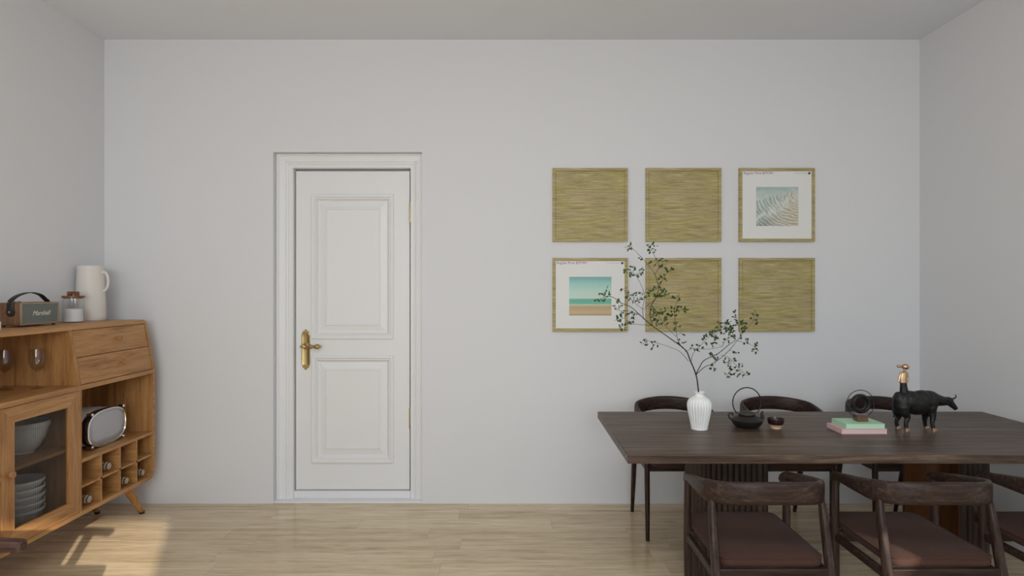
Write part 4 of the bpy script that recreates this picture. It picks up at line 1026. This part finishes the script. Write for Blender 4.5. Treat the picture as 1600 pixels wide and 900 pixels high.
for s in (-1, 1):
    b = B(); pts = [sp3(1480.5, 622, s * 0.008) - org, sp3(1485.5, 623.2, s * 0.022) - org, sp3(1490.5, 622.6, s * 0.030) - org, sp3(1493.8, 619.5, s * 0.026) - org, sp3(1492.3, 616.0, s * 0.02) - org]
    add_sweep(b, smooth_path(pts, 5), lambda u: ((2.0 - 1.6 * u) * S,) * 2, up=(0, 1, 0), n=8)
    obj('horn', b, M_blackmt, body)
for s in (-1, 1):
    b = B(); add_ball(b, sp3(1480.0, 626.5, s * 0.026) - org, 3.6 * S, 0.55, 1.3, 0.4, Euler((s * 0.5, 0.2, 0)), 12); obj('ear', b, M_blackmt, body)
b = B(); add_sweep(b, smooth_path([sp3(1397.5, 621) - org, sp3(1395, 628) - org, sp3(1395.5, 640) - org, sp3(1396.5, 648) - org, sp3(1397, 652) - org], 5), lambda u: (0.0022 + (0.0022 if u > 0.8 else 0),) * 2, up=(0, 1, 0), n=8)
obj('tail', b, M_blackmt, body)
for hq in hoofs:
    q = hq - org; b = B()
    h0 = q.z + 0.002
    loops = []
    for z_, rx_, ry_, ox_ in ((0.0, 0.0145, 0.011, 0.005), (0.004, 0.0140, 0.0108, 0.0045), (h0 * 0.45, 0.0120, 0.0105, 0.002), (h0, 0.0105, 0.0105, 0.0)):
        loops.append([(q.x + ox_ + rx_ * math.cos(2 * PI * k / 16), q.y + ry_ * math.sin(2 * PI * k / 16), z_) for k in range(16)])
    add_loops(b, loops); o = obj('hoof', b, M_gold, st); o['label'] = 'gold hoof'
# standing child on the rump
rd = bpy.data.objects.new('rider', None)
b = B()
def oval(px, py, rx_, ry_, dy=0.0, n=20, lob=0):
    c = sp3(px, py, dy) - org
    return [(c.x + rx_ * S * math.cos(2 * PI * k / n) * (1 + lob * math.cos(8 * 2 * PI * k / n)), c.y + ry_ * S * math.sin(2 * PI * k / n) * (1 + lob * math.cos(8 * 2 * PI * k / n)), c.z) for k in range(n)]
add_loops(b, [oval(1413, 616.5, 6.4, 5.5, n=32, lob=0.05), oval(1412.6, 611, 6.2, 5, n=32, lob=0.07), oval(1411.8, 604, 5.2, 4.2, n=32, lob=0.06), oval(1411.3, 596, 4.8, 3.8, n=32, lob=0.03)])
trs = obj('rider_trousers', b, M_blackmt, st, angle=60)
b = B(); add_loops(b, [oval(1411.4, 597.5, 7.0, 4.8, n=32, lob=0.04), oval(1411.3, 592, 7.0, 4.8, n=32, lob=0.04), oval(1411.7, 587, 7.0, 4.6, n=32, lob=0.04), oval(1412.2, 583.5, 6.6, 4.2, n=32, lob=0.02), oval(1412.8, 581.2, 4.6, 3.4, n=32), oval(1413.2, 580.0, 1.8, 1.8, n=32)])
for (sx, ex) in ((1406.2, 1404.2), (1417.8, 1418)):
    add_sweep(b, smooth_path([sp3(1412 + (sx - 1412) * 0.7, 582) - org, sp3(sx, 588, -0.006) - org, sp3(ex, 596, -0.008) - org], 4), lambda u: (1.9 * S,) * 2, up=(0, 1, 0), n=10)
jk = obj('rider_jacket', b, M_gold, st); jk['label'] = 'copper-gold jacket'
b = B(); c = sp3(1414.5, 573.0) - org
add_ball(b, c, 5.0 * S, 1.10, 1, 0.92); add_ball(b, sp3(1413.4, 578.6) - org, 1.7 * S)
add_ball(b, c + Vector((0.0165, -0.004, -0.001)), 1.0 * S, seg=8)
for s in (-1, 1): add_ball(b, c + Vector((0.006, s * 0.017, -0.002)), 1.2 * S, 1, 0.5, 1.2, seg=8)
hd = obj('rider_head', b, M_gold, st)
b = B(); add_ball(b, sp3(1404.6, 572.2) - org, 2.9 * S, 1.15, 1, 0.85); add_sweep(b, [sp3(1407, 572.5) - org, sp3(1410.5, 573) - org], (0.0028, 0.0028), n=8); obj('hair_bun', b, M_gold, hd)
bpy.context.view_layer.update()
